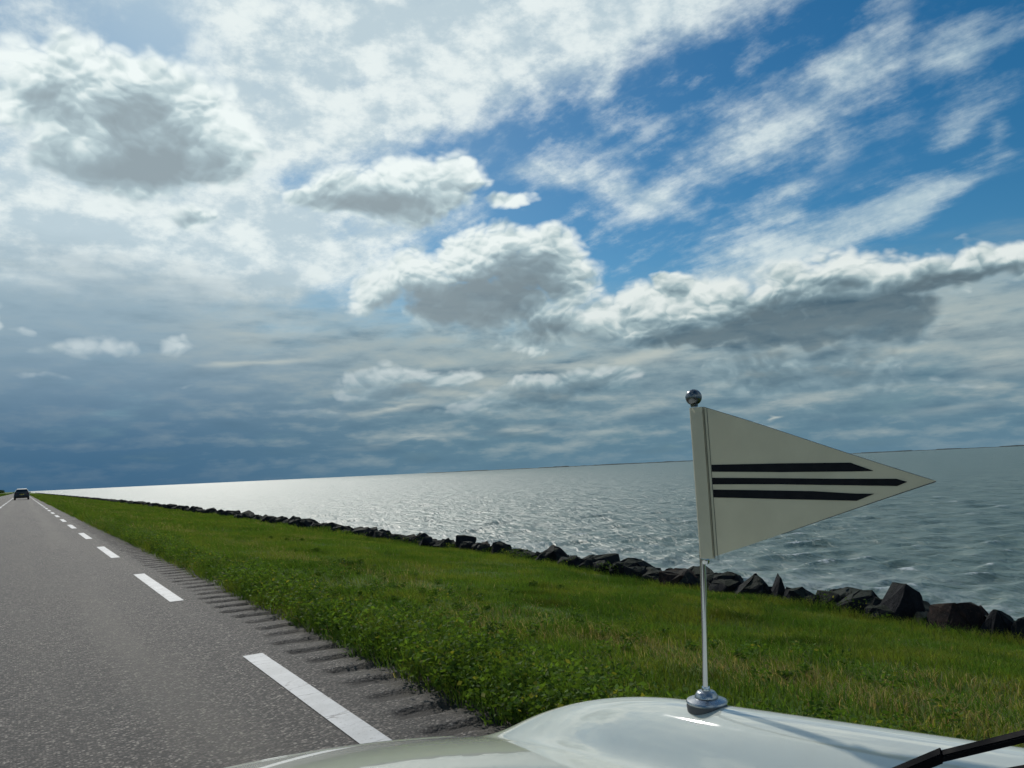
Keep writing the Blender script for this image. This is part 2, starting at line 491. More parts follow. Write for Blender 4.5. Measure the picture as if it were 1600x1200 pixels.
def lattice(x, y, seed):
    """smooth value noise in 0..1"""
    tab = np.random.default_rng(seed).random((256, 256))
    xi, yi = np.floor(x).astype(int), np.floor(y).astype(int)
    fx, fy = x - xi, y - yi
    fx, fy = fx * fx * (3 - 2 * fx), fy * fy * (3 - 2 * fy)
    t = lambda i, j: tab[i % 256, j % 256]
    return (t(xi, yi) * (1 - fx) + t(xi + 1, yi) * fx) * (1 - fy) + (t(xi, yi + 1) * (1 - fx) + t(xi + 1, yi + 1) * fx) * fy


def fbm(x, y, seed, octv=3):
    s, a, n = 0.0, 1.0, 0.0
    for k in range(octv):
        s = s + a * lattice(x * 2 ** k + 17.3 * k, y * 2 ** k + 9.1 * k, seed + k)
        n += a
        a *= 0.5
    return s / n


def material(name):
    m = bpy.data.materials.new(name)
    m.use_nodes = True
    t = m.node_tree
    q = G(t)
    b = t.nodes['Principled BSDF']
    return m, q, b


def plain(name, rgb, rough=0.5, metal=0.0, coat=0.0, var=0.08, scale=30.0):
    m, q, b = material(name)
    tcn = q.n('ShaderNodeTexCoord')
    nz = q.noise(tcn.outputs['Object'], scale, 3.0, 0.6)
    q.put(b.inputs['Base Color'], q.mix(nz, tuple(c * (1 - var) for c in rgb), tuple(c * (1 + var) for c in rgb)))
    q.put(b.inputs['Roughness'], q.ramp(nz, 0.3, 0.7, rough * 0.85, min(1.0, rough * 1.15)))
    b.inputs['Metallic'].default_value = metal
    b.inputs['Coat Weight'].default_value = coat
    b.inputs['Coat Roughness'].default_value = 0.03
    return m


# ------------------------------------------------------------------ materials of the setting
def asphalt(name, dark=1.0, groove=False):
    m, q, b = material(name)
    P = q.n('ShaderNodeNewGeometry').outputs['Position']
    x, y, z = q.sep(P)
    chip = q.n('ShaderNodeTexVoronoi', feature='F1')
    q.put(chip.inputs['Vector'], P)
    chip.inputs['Scale'].default_value = 75.0
    cr, cg, cb = q.sep(chip.outputs['Color'])
    grit = q.noise(P, 160.0, 3.0, 0.7)
    base = q.cramp(cr, [(0.0, (0.016, 0.016, 0.017)), (0.45, (0.052, 0.050, 0.048)), (0.8, (0.120, 0.108, 0.100)), (1.0, (0.27, 0.25, 0.23))])
    base = q.mix(q.ramp(chip.outputs['Distance'], 0.35, 0.75, 0.0, 0.75), base, (0.016, 0.016, 0.017))
    worn = q.noise(q.v('MULTIPLY', P, (1.0, 0.06, 1.0)), 1.7, 4.0, 0.55)
    base = q.mix(q.ramp(worn, 0.35, 0.68, 0.0, 0.35), base, (0.092, 0.087, 0.077))
    # paler polished wheel tracks, tar lines
    wob = q.mul(q.sub(q.noise(q.v('MULTIPLY', P, (0.0, 0.12, 0.0)), 1.0, 3.0, 0.5), 0.5), 0.35)
    xt = q.m('ABSOLUTE', q.sub(q.m('ABSOLUTE', q.add(q.add(x, 0.03), wob)), 0.74))
    trk = q.mul(q.ramp(xt, 0.34, 0.05), q.ramp(worn, 0.3, 0.6, 0.3, 1.0))
    base = q.mix(q.mul(trk, 0.30), base, (0.125, 0.117, 0.104))
    big = q.noise(P, 0.6, 4.0, 0.6)
    base = q.mix(q.ramp(big, 0.45, 0.75, 0.0, 0.35), base, (0.050, 0.052, 0.050))
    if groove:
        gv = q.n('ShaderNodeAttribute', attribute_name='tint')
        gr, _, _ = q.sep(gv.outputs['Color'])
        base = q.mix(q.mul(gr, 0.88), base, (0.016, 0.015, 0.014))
        base = q.mix(q.ramp(q.add(x, q.mul(q.noise(P, 7.0, 4.0, 0.6), 0.35)), 1.84, 2.05, 0.0, 0.9), base, (0.035, 0.032, 0.024))
    base = q.v('MULTIPLY', base, (dark * 1.05, dark, dark * 0.93))
    q.put(b.inputs['Base Color'], base)
    b.inputs['Roughness'].default_value = 0.82
    b.inputs['Specular IOR Level'].default_value = 0.35
    bp = q.n('ShaderNodeBump')
    bp.inputs['Strength'].default_value = 0.55
    bp.inputs['Distance'].default_value = 0.006
    q.put(bp.inputs['Height'], q.add(q.mul(chip.outputs['Distance'], -1.0), q.mul(grit, 0.4)))
    q.put(b.inputs['Normal'], bp.outputs[0])
    return m


M_road = asphalt('asphalt', 1.28)
M_shoulder = asphalt('shoulder_asphalt', 1.05, True)

M_paint, q, b = material('road_paint')
P = q.n('ShaderNodeNewGeometry').outputs['Position']
wn = q.noise(P, 38.0, 5.0, 0.65)
wl = q.noise(P, 5.0, 4.0, 0.6)
crk = q.n('ShaderNodeTexVoronoi', feature='DISTANCE_TO_EDGE')
q.put(crk.inputs['Vector'], q.v('MULTIPLY', q.v('MULTIPLY_ADD', q.noise(P, 9.0, 3.0, 0.5, color=True), (0.1, 0.1, 0), P), (2.5, 7.0, 1)))
crk.inputs['Scale'].default_value = 1.0
crack = q.mul(q.ramp(crk.outputs['Distance'], 0.035, 0.0), q.ramp(wl, 0.45, 0.6))
pc = q.mix(q.ramp(wl, 0.3, 0.7), (0.39, 0.40, 0.40), (0.50, 0.51, 0.51))
pc = q.mix(q.ramp(wn, 0.58, 0.70, 0.0, 0.8), pc, (0.20, 0.19, 0.18))
pc = q.mix(q.mul(crack, 0.85), pc, (0.10, 0.10, 0.10))
q.put(b.inputs['Base Color'], pc)
b.inputs['Roughness'].default_value = 0.6
bp = q.n('ShaderNodeBump')
bp.inputs['Strength'].default_value = 0.4
bp.inputs['Distance'].default_value = 0.004
q.put(bp.inputs['Height'], q.sub(wn, crack))
q.put(b.inputs['Normal'], bp.outputs[0])

M_turf, q, b = material('turf')
P = q.n('ShaderNodeNewGeometry').outputs['Position']
n1 = q.noise(P, 0.45, 5.0, 0.6)
n2 = q.noise(P, 6.0, 5.0, 0.65)
n3 = q.noise(P, 45.0, 3.0, 0.7)
tcol = q.mix(q.ramp(n1, 0.35, 0.65), (0.078, 0.138, 0.024), (0.118, 0.172, 0.034))
tcol = q.mix(q.ramp(n2, 0.4, 0.7, 0.0, 0.65), tcol, (0.060, 0.100, 0.016))
tcol = q.mix(q.ramp(n3, 0.5, 0.8, 0.0, 0.6), tcol, (0.12, 0.125, 0.035))
q.put(b.inputs['Base Color'], tcol)
b.inputs['Roughness'].default_value = 0.9
b.inputs['Specular IOR Level'].default_value = 0.15
bp = q.n('ShaderNodeBump')
bp.inputs['Strength'].default_value = 0.8
bp.inputs['Distance'].default_value = 0.05
q.put(bp.inputs['Height'], q.add(n2, q.mul(n3, 0.5)))
q.put(b.inputs['Normal'], bp.outputs[0])


def leafy(name, trans=0.35, rough=0.55):
    m, q, b = material(name)
    at = q.n('ShaderNodeAttribute', attribute_name='tint')
    q.put(b.inputs['Base Color'], at.outputs['Color'])
    b.inputs['Roughness'].default_value = rough
    b.inputs['Specular IOR Level'].default_value = 0.10
    tr = q.n('ShaderNodeBsdfTranslucent')
    q.put(tr.inputs['Color'], q.mix(1.0, at.outputs['Color'], (1.25, 1.25, 0.55), 'MULTIPLY'))
    mx = q.n('ShaderNodeMixShader')
    mx.inputs[0].default_value = trans
    m.node_tree.links.new(b.outputs[0], mx.inputs[1])
    m.node_tree.links.new(tr.outputs[0], mx.inputs[2])
    m.node_tree.links.new(mx.outputs[0], m.node_tree.nodes['Material Output'].inputs[0])
    return m


M_blade = leafy('grass_blade', 0.42, 0.7)
M_leaf = leafy('weed_leaf', 0.42, 0.7)


def stone(name, a, c, moss=0.3):
    m, q, b = material(name)
    tcn = q.n('ShaderNodeTexCoord')
    oi = q.n('ShaderNodeObjectInfo')
    P = q.v('ADD', tcn.outputs['Object'], q.v('SCALE', (13.1, 7.7, 3.3), scale=oi.outputs['Random']))
    n1 = q.noise(P, 4.0, 6.0, 0.62)
    n2 = q.noise(P, 22.0, 5.0, 0.65)
    col_ = q.mix(q.ramp(n1, 0.35, 0.65), a, c)
    col_ = q.mix(q.ramp(n2, 0.55, 0.72, 0.0, 0.5), col_, tuple(2.2 * v for v in c))
    nrm = q.sep(q.n('ShaderNodeNewGeometry').outputs['Normal'])
    mm = q.mul(q.ramp(q.add(nrm[2], q.mul(n1, 0.6)), 0.75, 1.25), moss)
    col_ = q.mix(mm, col_, (0.035, 0.05, 0.014))
    q.put(b.inputs['Base Color'], col_)
    b.inputs['Roughness'].default_value = 0.85
    b.inputs['Specular IOR Level'].default_value = 0.15
    bp = q.n('ShaderNodeBump')
    bp.inputs['Strength'].default_value = 0.9
    bp.inputs['Distance'].default_value = 0.03
    q.put(bp.inputs['Height'], q.add(n1, q.mul(n2, 0.45)))
    q.put(b.inputs['Normal'], bp.outputs[0])
    return m


M_basalt = stone('basalt', (0.007, 0.008, 0.011), (0.015, 0.016, 0.020))
M_basalt_red = stone('basalt_rusty', (0.012, 0.010, 0.011), (0.040, 0.022, 0.018), 0.15)
M_tan = stone('sandy_stone', (0.11, 0.085, 0.06), (0.17, 0.14, 0.10), 0.1)

# ------------------------------------------------------------------ ground, road, verge
WATER_Z = -3.05


def shore_x(y):
    return 9.25 + 0.9 * (1 - np.exp(-np.maximum(y - 6, 0) / 8.0)) + 0.9 * (1 - np.exp(-np.maximum(y - 25, 0) / 45.0))


def verge_z(x, y):
    s = (x - 2.0) / (shore_x(y) - 2.0)
    z = -0.03 - 0.97 * np.clip(s, 0, 1) ** 1.15
    z = z + (fbm(x * 0.55, y * 0.55, 5) - 0.5) * 0.16 * np.clip(s * 4, 0, 1)
    z = z + 0.04 * np.exp(-((x - 2.2) / 0.2) ** 2) - 0.10 * np.clip((1.90 - x) / 0.08, 0, 1)
    return z


ys = np.concatenate([np.arange(-6, 30, 0.25), np.geomspace(30, 6000, 150)])
us = np.concatenate([np.linspace(0, 1, 40), [1.02, 1.06]])
Y, U = np.meshgrid(ys, us, indexing='ij')
X = 1.80 + U * (shore_x(Y) + 0.15 - 1.80)
Z = verge_z(X, Y) - np.clip((U - 1.0) * 12, 0, None)
obj('grass_verge', mesh_np('grass_verge', np.stack([X, Y, Z], -1).reshape(-1, 3), grid_faces(*X.shape), True), M_turf, kind='structure')

# stony slope from the verge down into the water
M_slope = stone('slope_rubble', (0.016, 0.016, 0.017), (0.035, 0.034, 0.033), 0.25)
us = np.linspace(0, 1, 14)
Y, U = np.meshgrid(ys, us, indexing='ij')
X = shore_x(Y) - 0.1 + U * 9
Z = -1.12 - 3.4 * U + (fbm(X * 1.7, Y * 1.7, 9) - 0.5) * 0.3
obj('dyke_slope', mesh_np('dyke_slope', np.stack([X, Y, Z], -1).reshape(-1, 3), grid_faces(*X.shape), False), M_slope, kind='structure')

# land on the far side of the road, out to the horizon
xs = -np.concatenate([np.linspace(5.0, 14, 10), np.geomspace(16, 9000, 40)])
ys2 = np.concatenate([np.arange(-40, 100, 5.0), np.geomspace(100, 9000, 60)])
Y, X = np.meshgrid(ys2, xs[::-1], indexing='ij')
Z = np.where(X > -14, -0.03 + 0.16 * np.clip((-X - 5) / 4, 0, 1) - 0.0 * X, 0.13)
Z = Z + (fbm(X * 0.1, Y * 0.1, 3) - 0.5) * 0.12 * np.clip((-X - 5) / 4, 0, 1)
obj('ground', mesh_np('ground', np.stack([X, Y, Z], -1).reshape(-1, 3), grid_faces(*X.shape), True), M_turf, kind='structure')

ysr = np.concatenate([np.arange(-8, 40, 1.0), np.geomspace(40, 6000, 120)])
xsr = np.linspace(-5.1, 1.42, 12)
Y, X = np.meshgrid(ysr, xsr, indexing='ij')
Z = 0 * X - 0.0006 * (X + 1.4) ** 2
road = obj('road', mesh_np('road', np.stack([X, Y, Z], -1).reshape(-1, 3), grid_faces(*X.shape), True), M_road, kind='structure')


def road_z(x):
    return -0.0006 * (x + 1.4) ** 2


# shoulder with milled rumble grooves (real relief)
yr = np.concatenate([np.arange(1.5, 30, 0.022), np.arange(30.04, 34, 0.05), np.arange(34, 80, 0.4), np.geomspace(80, 6000, 60)])
xr = np.concatenate([[1.42, 1.45, 1.5], np.linspace(1.53, 2.03, 12), [2.08, 2.2]])
Y, X = np.meshgrid(yr, xr, indexing='ij')
PER = 0.345
ph = (Y + 0.10 * (X - 1.5) + 0.05 * (fbm(Y * 2, X * 3, 21) - 0.5)) / PER
saw = np.abs((ph % 1.0) - 0.5) * 2
gv = np.clip((0.48 - saw) / 0.14, 0, 1)
gv = gv * gv * (3 - 2 * gv)
gv *= np.clip((X - 1.47 - 0.10 * fbm(ph, 0 * X, 4, 1)) / 0.07, 0, 1)
gv *= np.clip((60 - Y) / 30, 0, 1) * np.clip((1.93 - X) / 0.05, 0, 1) * (0.75 + 0.4 * lattice(np.floor(ph), 0 * X, 44))
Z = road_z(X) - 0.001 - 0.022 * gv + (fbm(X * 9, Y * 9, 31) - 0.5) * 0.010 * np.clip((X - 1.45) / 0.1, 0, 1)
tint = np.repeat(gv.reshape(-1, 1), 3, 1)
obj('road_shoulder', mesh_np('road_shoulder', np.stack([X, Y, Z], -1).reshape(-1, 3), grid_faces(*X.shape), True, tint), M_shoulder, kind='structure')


def dash(x, y0, y1, w=0.13):
    n = 2 if y1 - y0 < 10 else 2
    yy = np.linspace(y0, y1, n)
    v = []
    for yv in yy:
        for xv in (x - w / 2, x + w / 2):
            v.append((xv, yv, road_z(xv) + 0.004))
    return np.array(v), grid_faces(n, 2)


for k in range(0, 60):
    v, f = dash(1.325, 2.45 + 6 * k, 5.45 + 6 * k)
    obj('edge_line_dash', mesh_np('edge_line_dash', v, f), M_paint, road)
for k in range(0, 40):
    v, f = dash(-1.40, -4 + 12 * k, 5 + 12 * k)
    obj('centre_line_dash', mesh_np('centre_line_dash', v, f), M_paint, road)
for k in range(0, 40):
    v, f = dash(-4.10, 2.45 + 6 * k, 5.45 + 6 * k)
    obj('edge_line_dash', mesh_np('edge_line_dash', v, f), M_paint, road)

# ------------------------------------------------------------------ water
rr = np.concatenate([np.geomspace(9.5, 420, 470), np.geomspace(430, 30000, 60)])
th = np.radians(np.arange(-8, 112, 0.19))
RR, TH = np.meshgrid(rr, th, indexing='ij')
X = RR * np.sin(TH)
Y = RR * np.cos(TH)
wr = np.random.default_rng(5)
NW = 64
lam = np.geomspace(0.40, 4.6, NW) * wr.uniform(0.92, 1.08, NW)
ang = np.radians(205 + wr.normal(0, 34, NW))
amp = 0.0100 * lam ** 0.75 * np.exp(-(lam / 4.2) ** 2)
kx, ky = 2 * np.pi / lam * np.sin(ang), 2 * np.pi / lam * np.cos(ang)
pha = wr.uniform(0, 2 * np.pi, NW)
cell = np.maximum(RR * 0.0081, RR * math.radians(0.19))
HX = np.zeros_like(X)
HY = np.zeros_like(X)
HZ = np.zeros_like(X)
patch = 0.7 + 0.6 * fbm(X * 0.05, Y * 0.05, 77)
for i in range(NW):
    att = np.clip((lam[i] / cell - 2.2) / 2.0, 0, 1)
    p = kx[i] * X + ky[i] * Y + pha[i]
    s, c = np.sin(p), np.cos(p)
    a = amp[i] * att * patch
    HZ += a * s
    HX += a * 0.95 * c * math.sin(ang[i])
    HY += a * 0.95 * c * math.cos(ang[i])
lost = np.zeros_like(X)
for i in range(NW):
    lost += (amp[i] / lam[i]) ** 2 * (1 - np.clip((lam[i] / cell - 2.2) / 2.0, 0, 1))
lost = np.sqrt(lost / np.sum((amp / lam) ** 2))
crest = np.clip(HZ / 0.12, -1, 2)
V = np.stack([X + HX, Y + HY, WATER_Z + HZ], -1).reshape(-1, 3)
tint = np.stack([np.clip(crest, 0, 1), np.clip(-crest, 0, 1), lost], -1).reshape(-1, 3)
M_water, q, b = material('lake_water')
P = q.n('ShaderNodeNewGeometry').outputs['Position']
at = q.n('ShaderNodeAttribute', attribute_name='tint')
cr_, tr_, ls_ = q.sep(at.outputs['Color'])
Pw = q.mapping(P, rot=(0, 0, R(25)), scale=(1.0, 0.42, 1.0))
b1 = q.noise(Pw, 0.55, 4.0, 0.55)
b2 = q.noise(Pw, 2.6, 5.0, 0.6, 0.4)
b3 = q.noise(P, 11.0, 3.0, 0.55)
fo = q.noise(q.v('ADD', Pw, (40, 3, 0)), 0.9, 6.0, 0.68, 0.5)
fo2 = q.noise(P, 5.0, 5.0, 0.7)
px_, py_, pz_ = q.sep(P)
foam = q.ramp(q.add(q.add(q.mul(cr_, 0.34), q.mul(fo, 0.75)), q.mul(q.sub(fo2, 0.5), 0.35)), 0.66, 0.80)
near = q.ramp(q.sub(px_, 16.5), 13.0, -3.0)
foam2 = q.mul(near, q.ramp(q.add(fo, q.mul(q.sub(fo2, 0.5), 0.5)), 0.42, 0.62, 0.0, 0.9))
foam = q.m('MAXIMUM', foam, foam2)
wcol = q.mix(q.ramp(b1, 0.35, 0.65), (0.120, 0.175, 0.148), (0.165, 0.220, 0.184))
wcol = q.mix(q.mul(tr_, 0.5), wcol, (0.100, 0.135, 0.110))
q.put(b.inputs['Base Color'], q.mix(q.mul(foam, 0.8), wcol, (0.62, 0.66, 0.66)))
q.put(b.inputs['Roughness'], q.ramp(foam, 0.0, 1.0, 0.36, 0.7))
b.inputs['IOR'].default_value = 1.333
bp = q.n('ShaderNodeBump')
bp.inputs['Strength'].default_value = 0.9
bp.inputs['Distance'].default_value = 0.24
q.put(bp.inputs['Height'], q.add(q.mul(b1, q.mad(ls_, 3.6, 0.25)), q.add(q.mul(b2, q.mad(ls_, 0.9, 0.22)), q.mul(b3, 0.06))))
q.put(b.inputs['Normal'], bp.outputs[0])
obj('lake', mesh_np('lake', V, grid_faces(*X.shape), True, tint), M_water, kind='structure')

# low far shore beyond the lake
M_far = plain('far_land_hazed', (0.070, 0.095, 0.090), 0.9, scale=0.02)  # distance haze put into the base colour, which is lightened a little
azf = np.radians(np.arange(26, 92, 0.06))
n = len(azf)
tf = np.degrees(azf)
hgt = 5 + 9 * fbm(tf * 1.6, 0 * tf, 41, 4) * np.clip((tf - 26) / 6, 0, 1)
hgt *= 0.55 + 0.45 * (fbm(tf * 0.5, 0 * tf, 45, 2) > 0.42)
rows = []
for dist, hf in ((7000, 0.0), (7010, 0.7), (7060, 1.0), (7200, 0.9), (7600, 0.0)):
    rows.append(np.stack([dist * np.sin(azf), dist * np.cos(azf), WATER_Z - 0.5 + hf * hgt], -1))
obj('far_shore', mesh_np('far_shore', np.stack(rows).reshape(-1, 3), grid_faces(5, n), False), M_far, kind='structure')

# ------------------------------------------------------------------ rocks along the water
def rock_mesh(seed, mat, pts=None, rough=0.035):
    rg = np.random.default_rng(seed)
    bm = bmesh.new()
    if pts is None:
        pts = []
        for k in range(22):
            p = rg.normal(size=3)
            p /= np.max(np.abs(p)) ** 0.75 * np.linalg.norm(p) ** 0.25
            pts.append(p * 0.5 * rg.uniform(0.8, 1.05))
    for p in pts:
        bm.verts.new(p)
    r = bmesh.ops.convex_hull(bm, input=bm.verts)
    bmesh.ops.delete(bm, geom=[v for v in bm.verts if not v.link_faces], context='VERTS')
    bmesh.ops.dissolve_limit(bm, angle_limit=0.12, verts=bm.verts[:], edges=bm.edges[:])
    bmesh.ops.bevel(bm, geom=bm.edges[:], offset=0.028, segments=1, profile=0.5, affect='EDGES', clamp_overlap=True)
    bmesh.ops.triangulate(bm, faces=bm.faces[:])
    bmesh.ops.subdivide_edges(bm, edges=[e for e in bm.edges if e.calc_length() > 0.28], cuts=1)
    bmesh.ops.triangulate(bm, faces=bm.faces[:])
    for v in bm.verts:
        v.co += Vector(rg.normal(size=3)) * rough * 0.5
        if v.co.length > 0.88:
            v.co *= 0.88 / v.co.length
    me = bpy.data.meshes.new('rock')
    bm.to_mesh(me)
    bm.free()
    me.materials.append(mat)
    return me


ROCKS = [rock_mesh(100 + k, M_basalt) for k in range(14)]
RED = [rock_mesh(140 + k, M_basalt_red) for k in range(3)]
TAN = rock_mesh(150, M_tan)
TALL = rock_mesh(160, M_basalt, [(-.5, -.5, -.5), (.5, -.45, -.5), (.5, .5, -.5), (-.5, .45, -.5), (-.35, -.3, .02), (-.42, .35, .1), (.02, -.4, .5), (.06, .38, .47), (.42, -.35, .36), (.48, .36, .30)], 0.02)
PEAK = rock_mesh(161, M_basalt, [(-.5, -.5, -.5), (.5, -.5, -.5), (.5, .5, -.5), (-.5, .5, -.5), (-.40, .1, -.1), (.10, -.3, .45), (.18, .25, .5), (.42, 0, .05), (-.1, .3, .15)], 0.02)
FLAT = rock_mesh(162, M_basalt, [(-.5, -.5, -.5), (.5, -.5, -.5), (.5, .5, -.5), (-.5, .5, -.5), (-.46, -.2, .1), (-.2, .3, .45), (.2, -.3, .42), (.48, .1, .12), (.1, .4, .4)], 0.02)

# position along the shore, width, height above the grass, kind
NEAR = [(9.18, 4.30, 0.35, 0.24, 'b'), (9.23, 4.69, 0.50, 0.29, 'b'), (9.23, 5.13, 0.70, 0.33, 'r'), (9.30, 5.52, 0.45, 0.14, 't'),
        (9.24, 5.82, 0.52, 0.47, 'T'), (9.25, 6.15, 0.36, 0.26, 'b'), (9.26, 6.43, 0.58, 0.36, 'b'), (9.27, 6.86, 0.52, 0.28, 'f'),
        (9.28, 7.34, 0.50, 0.28, 'b'), (9.29, 7.76, 0.46, 0.40, 'P'), (9.35, 8.23, 0.56, 0.34, 'b'), (9.43, 8.79, 0.60, 0.26, 'b'),
        (9.61, 9.99, 0.80, 0.30, 'r'), (9.71, 10.8, 0.46, 0.12, 'b'), (9.81, 11.65, 0.62, 0.28, 'b'), (9.88, 12.55, 0.82, 0.31, 'b'),
        (9.95, 13.60, 0.74, 0.22, 'b'), (10.0, 14.34, 0.68, 0.36, 'b'), (10.04, 15.55, 0.74, 0.17, 'b'), (10.07, 16.77, 0.58, 0.33, 'b'),
        (10.09, 17.64, 0.60, 0.17, 'b'), (10.12, 18.72, 0.68, 0.39, 'b'), (10.14, 19.99, 0.72, 0.21, 'b'), (10.16, 21.49, 0.68, 0.28, 'b'),
        (10.17, 22.93, 0.70, 0.21, 'b'), (10.19, 24.82, 0.76, 0.25, 'b'), (10.21, 26.64, 0.80, 0.26, 'b'), (10.23, 28.69, 0.80, 0.22, 'b')]
LBL = {'r': 'rusty brown basalt boulder among the dark rocks along the grass edge',
       't': 'low sandy tan slab of stone lying beside the tall slanted boulder',
       'T': 'tall dark boulder with a slanted flat top, highest of the shore rocks',
       'f': 'dark boulder with a low ridged top behind the grass',
       'P': 'pointed dark boulder shaped like a fin at the grass edge',
       'b': 'dark angular basalt boulder in the rock row edging the grass'}
GRP = 'dark boulders along the water edge'
rk = np.random.default_rng(3)


def place_rock(me, x, y, z, w, h, rz=None, label=LBL['b'], tilt=0.25, grp=GRP):
    o = obj('shore_rock', me, None, None, label, 'rock', grp)
    o.location = (x, y, z)
    o.scale = (w, w, h)
    o.rotation_euler = (rk.uniform(-tilt, tilt), rk.uniform(-tilt, tilt), rk.uniform(0, 6.28) if rz is None else rz)
    return o


ORD = ['next', 'second', 'third', 'fourth', 'fifth', 'sixth', 'seventh', 'eighth', 'ninth', 'tenth', 'eleventh', 'twelfth', 'thirteenth', 'fourteenth', 'fifteenth', 'sixteenth', 'seventeenth', 'eighteenth', 'nineteenth', 'twentieth', 'twenty-first', 'twenty-second', 'twenty-third']


def rock_label(i, k):
    if k in 'tTfP':
        return LBL[k]
    hue = 'rusty brown' if k == 'r' else 'dark'
    d = i - 4
    if d > 0:
        return '%s boulder, %s in the row after the tall slanted boulder, going down the road' % (hue, ORD[d - 1])
    return '%s boulder, %s in the row from the tall slanted boulder, towards the pennant' % (hue, ORD[-d - 1])


count = 0
for (x, y, w, h, k) in NEAR:
    me = {'r': RED[count % 3], 't': TAN, 'T': TALL, 'f': FLAT, 'P': PEAK}.get(k, ROCKS[count % 14])
    w, h = w * 0.95, h + 0.06
    hh = h + 0.32
    special = k in 'TfPt'
    place_rock(me, x + (0.1 if not special else 0.12), y, -1.0 + h - hh / 2 - 0.02, w * (1.12 if not special else 1.0), hh * (1.0 if special else 1.04),
               R(-32) if special else None, rock_label(count, k), 0.0 if special else 0.22, GRP)
    count += 1
# smaller stones wedged between them
y = 4.1
while y < 30:
    w = rk.uniform(0.28, 0.5)
    h = rk.uniform(0.10, 0.30)
    place_rock(ROCKS[rk.integers(14)], float(shore_x(y)) + rk.uniform(-0.12, 0.25), y, -1.0 + h - 0.20, w, 0.5, label='smaller dark stone wedged between the boulders at the grass edge', grp='small stones between the boulders')
    count += 1
    y += rk.uniform(0.35, 0.55)
# further along the dyke, and lower down towards the water
y = 29.6
while y < 118:
    w = rk.uniform(0.55, 0.9)
    h = rk.uniform(0.18, 0.42)
    place_rock(ROCKS[rk.integers(14)], float(shore_x(y)) + rk.uniform(-0.05, 0.2), y, -1.0 + h - 0.30, w * 1.1, 0.8)
    count += 1
    y += w * rk.uniform(0.85, 1.5)
LOWER = 'dark basalt boulder lower on the slope behind the edge row'
y = 3.4
while y < 32 and count < 300:
    for dxr, dzr in ((0.50, 0.02), (1.2, -0.38)):
        w = rk.uniform(0.5, 0.95)
        place_rock(ROCKS[rk.integers(14)] if rk.random() > 0.08 else RED[rk.integers(3)], float(shore_x(y)) + dxr + rk.uniform(-0.15, 0.15), y + rk.uniform(-0.2, 0.2),
                   -1.0 + dzr - 0.12, w, rk.uniform(0.45, 0.75), label=LOWER, grp='boulders lower on the dyke slope')
        count += 1
    y += rk.uniform(0.5, 0.8)
print('rocks', count)
# the rest of the row, too far off to count, as one mass
vs_, fs_, off = [], [], 0
rows_ = []
y = 32.0
while y < 900:
    st_ = 0.75 + y * 0.003
    rows_ += [(y, 0.65, -0.25), (y + 0.3, 1.3, -0.5)] if y < 118 else [(y, 0.1, 0.14), (y + 0.4, 0.9, 0.0)]
    y += st_
for (y, dxr, dzr) in rows_:
    me = ROCKS[rk.integers(14)]
    co = np.empty(len(me.vertices) * 3, np.float32)
    me.vertices.foreach_get('co', co)
    co = co.reshape(-1, 3)
    a = rk.uniform(0, 6.28)
    w = rk.uniform(0.6, 1.0) * (1 + y * 0.0008)
    rot = np.array([[math.cos(a), -math.sin(a), 0], [math.sin(a), math.cos(a), 0], [0, 0, 1]])
    co = (co @ rot.T) * (w, w, rk.uniform(0.5, 0.8)) + (float(shore_x(y)) + dxr, y, -1.05 + dzr)
    tri = np.array([p.vertices[:] for p in me.polygons])
    vs_.append(co)
    fs_.append(tri + off)
    off += len(co)
obj('distant_rocks', mesh_np('distant_rocks', np.concatenate(vs_), np.concatenate(fs_)), M_basalt, None, 'long dark row of boulders running far along the dyke', 'rocks', kind='stuff')

# ------------------------------------------------------------------ grass
gr_ = np.random.default_rng(8)


def straw_amount(x, y):
    wob = (fbm(y * 0.35, x * 0.1, 51) - 0.5) * 0.9
    band = np.exp(-((x - 4.3 - wob) / 0.33) ** 2) * np.clip((fbm(x * 0.8, y * 0.7, 52) - 0.36) / 0.2, 0, 1)
    spots = np.clip((fbm(x * 0.55, y * 0.35, 54) - 0.64) / 0.1, 0, 1) * 0.5
    nearb = np.exp(-((y - 2.4) / 1.5) ** 2) * np.exp(-((x - 4.3) / 0.55) ** 2)
    return np.clip(band * (0.55 + 0.5 * (y < 8)) + spots + nearb * 0.7, 0, 1)


DARKW = [(4.39, 12.0, 0.35), (5.0, 7.23, 0.30), (4.4, 7.9, 0.22), (3.25, 40, 0.5), (5.4, 8.2, 0.25), (4.0, 5.0, 0.25), (6.3, 9.0, 0.3), (5.6, 4.4, 0.4), (6.6, 6.0, 0.35), (5.0, 15.5, 0.35), (6.0, 20, 0.4), (3.6, 3.6, 0.25)]


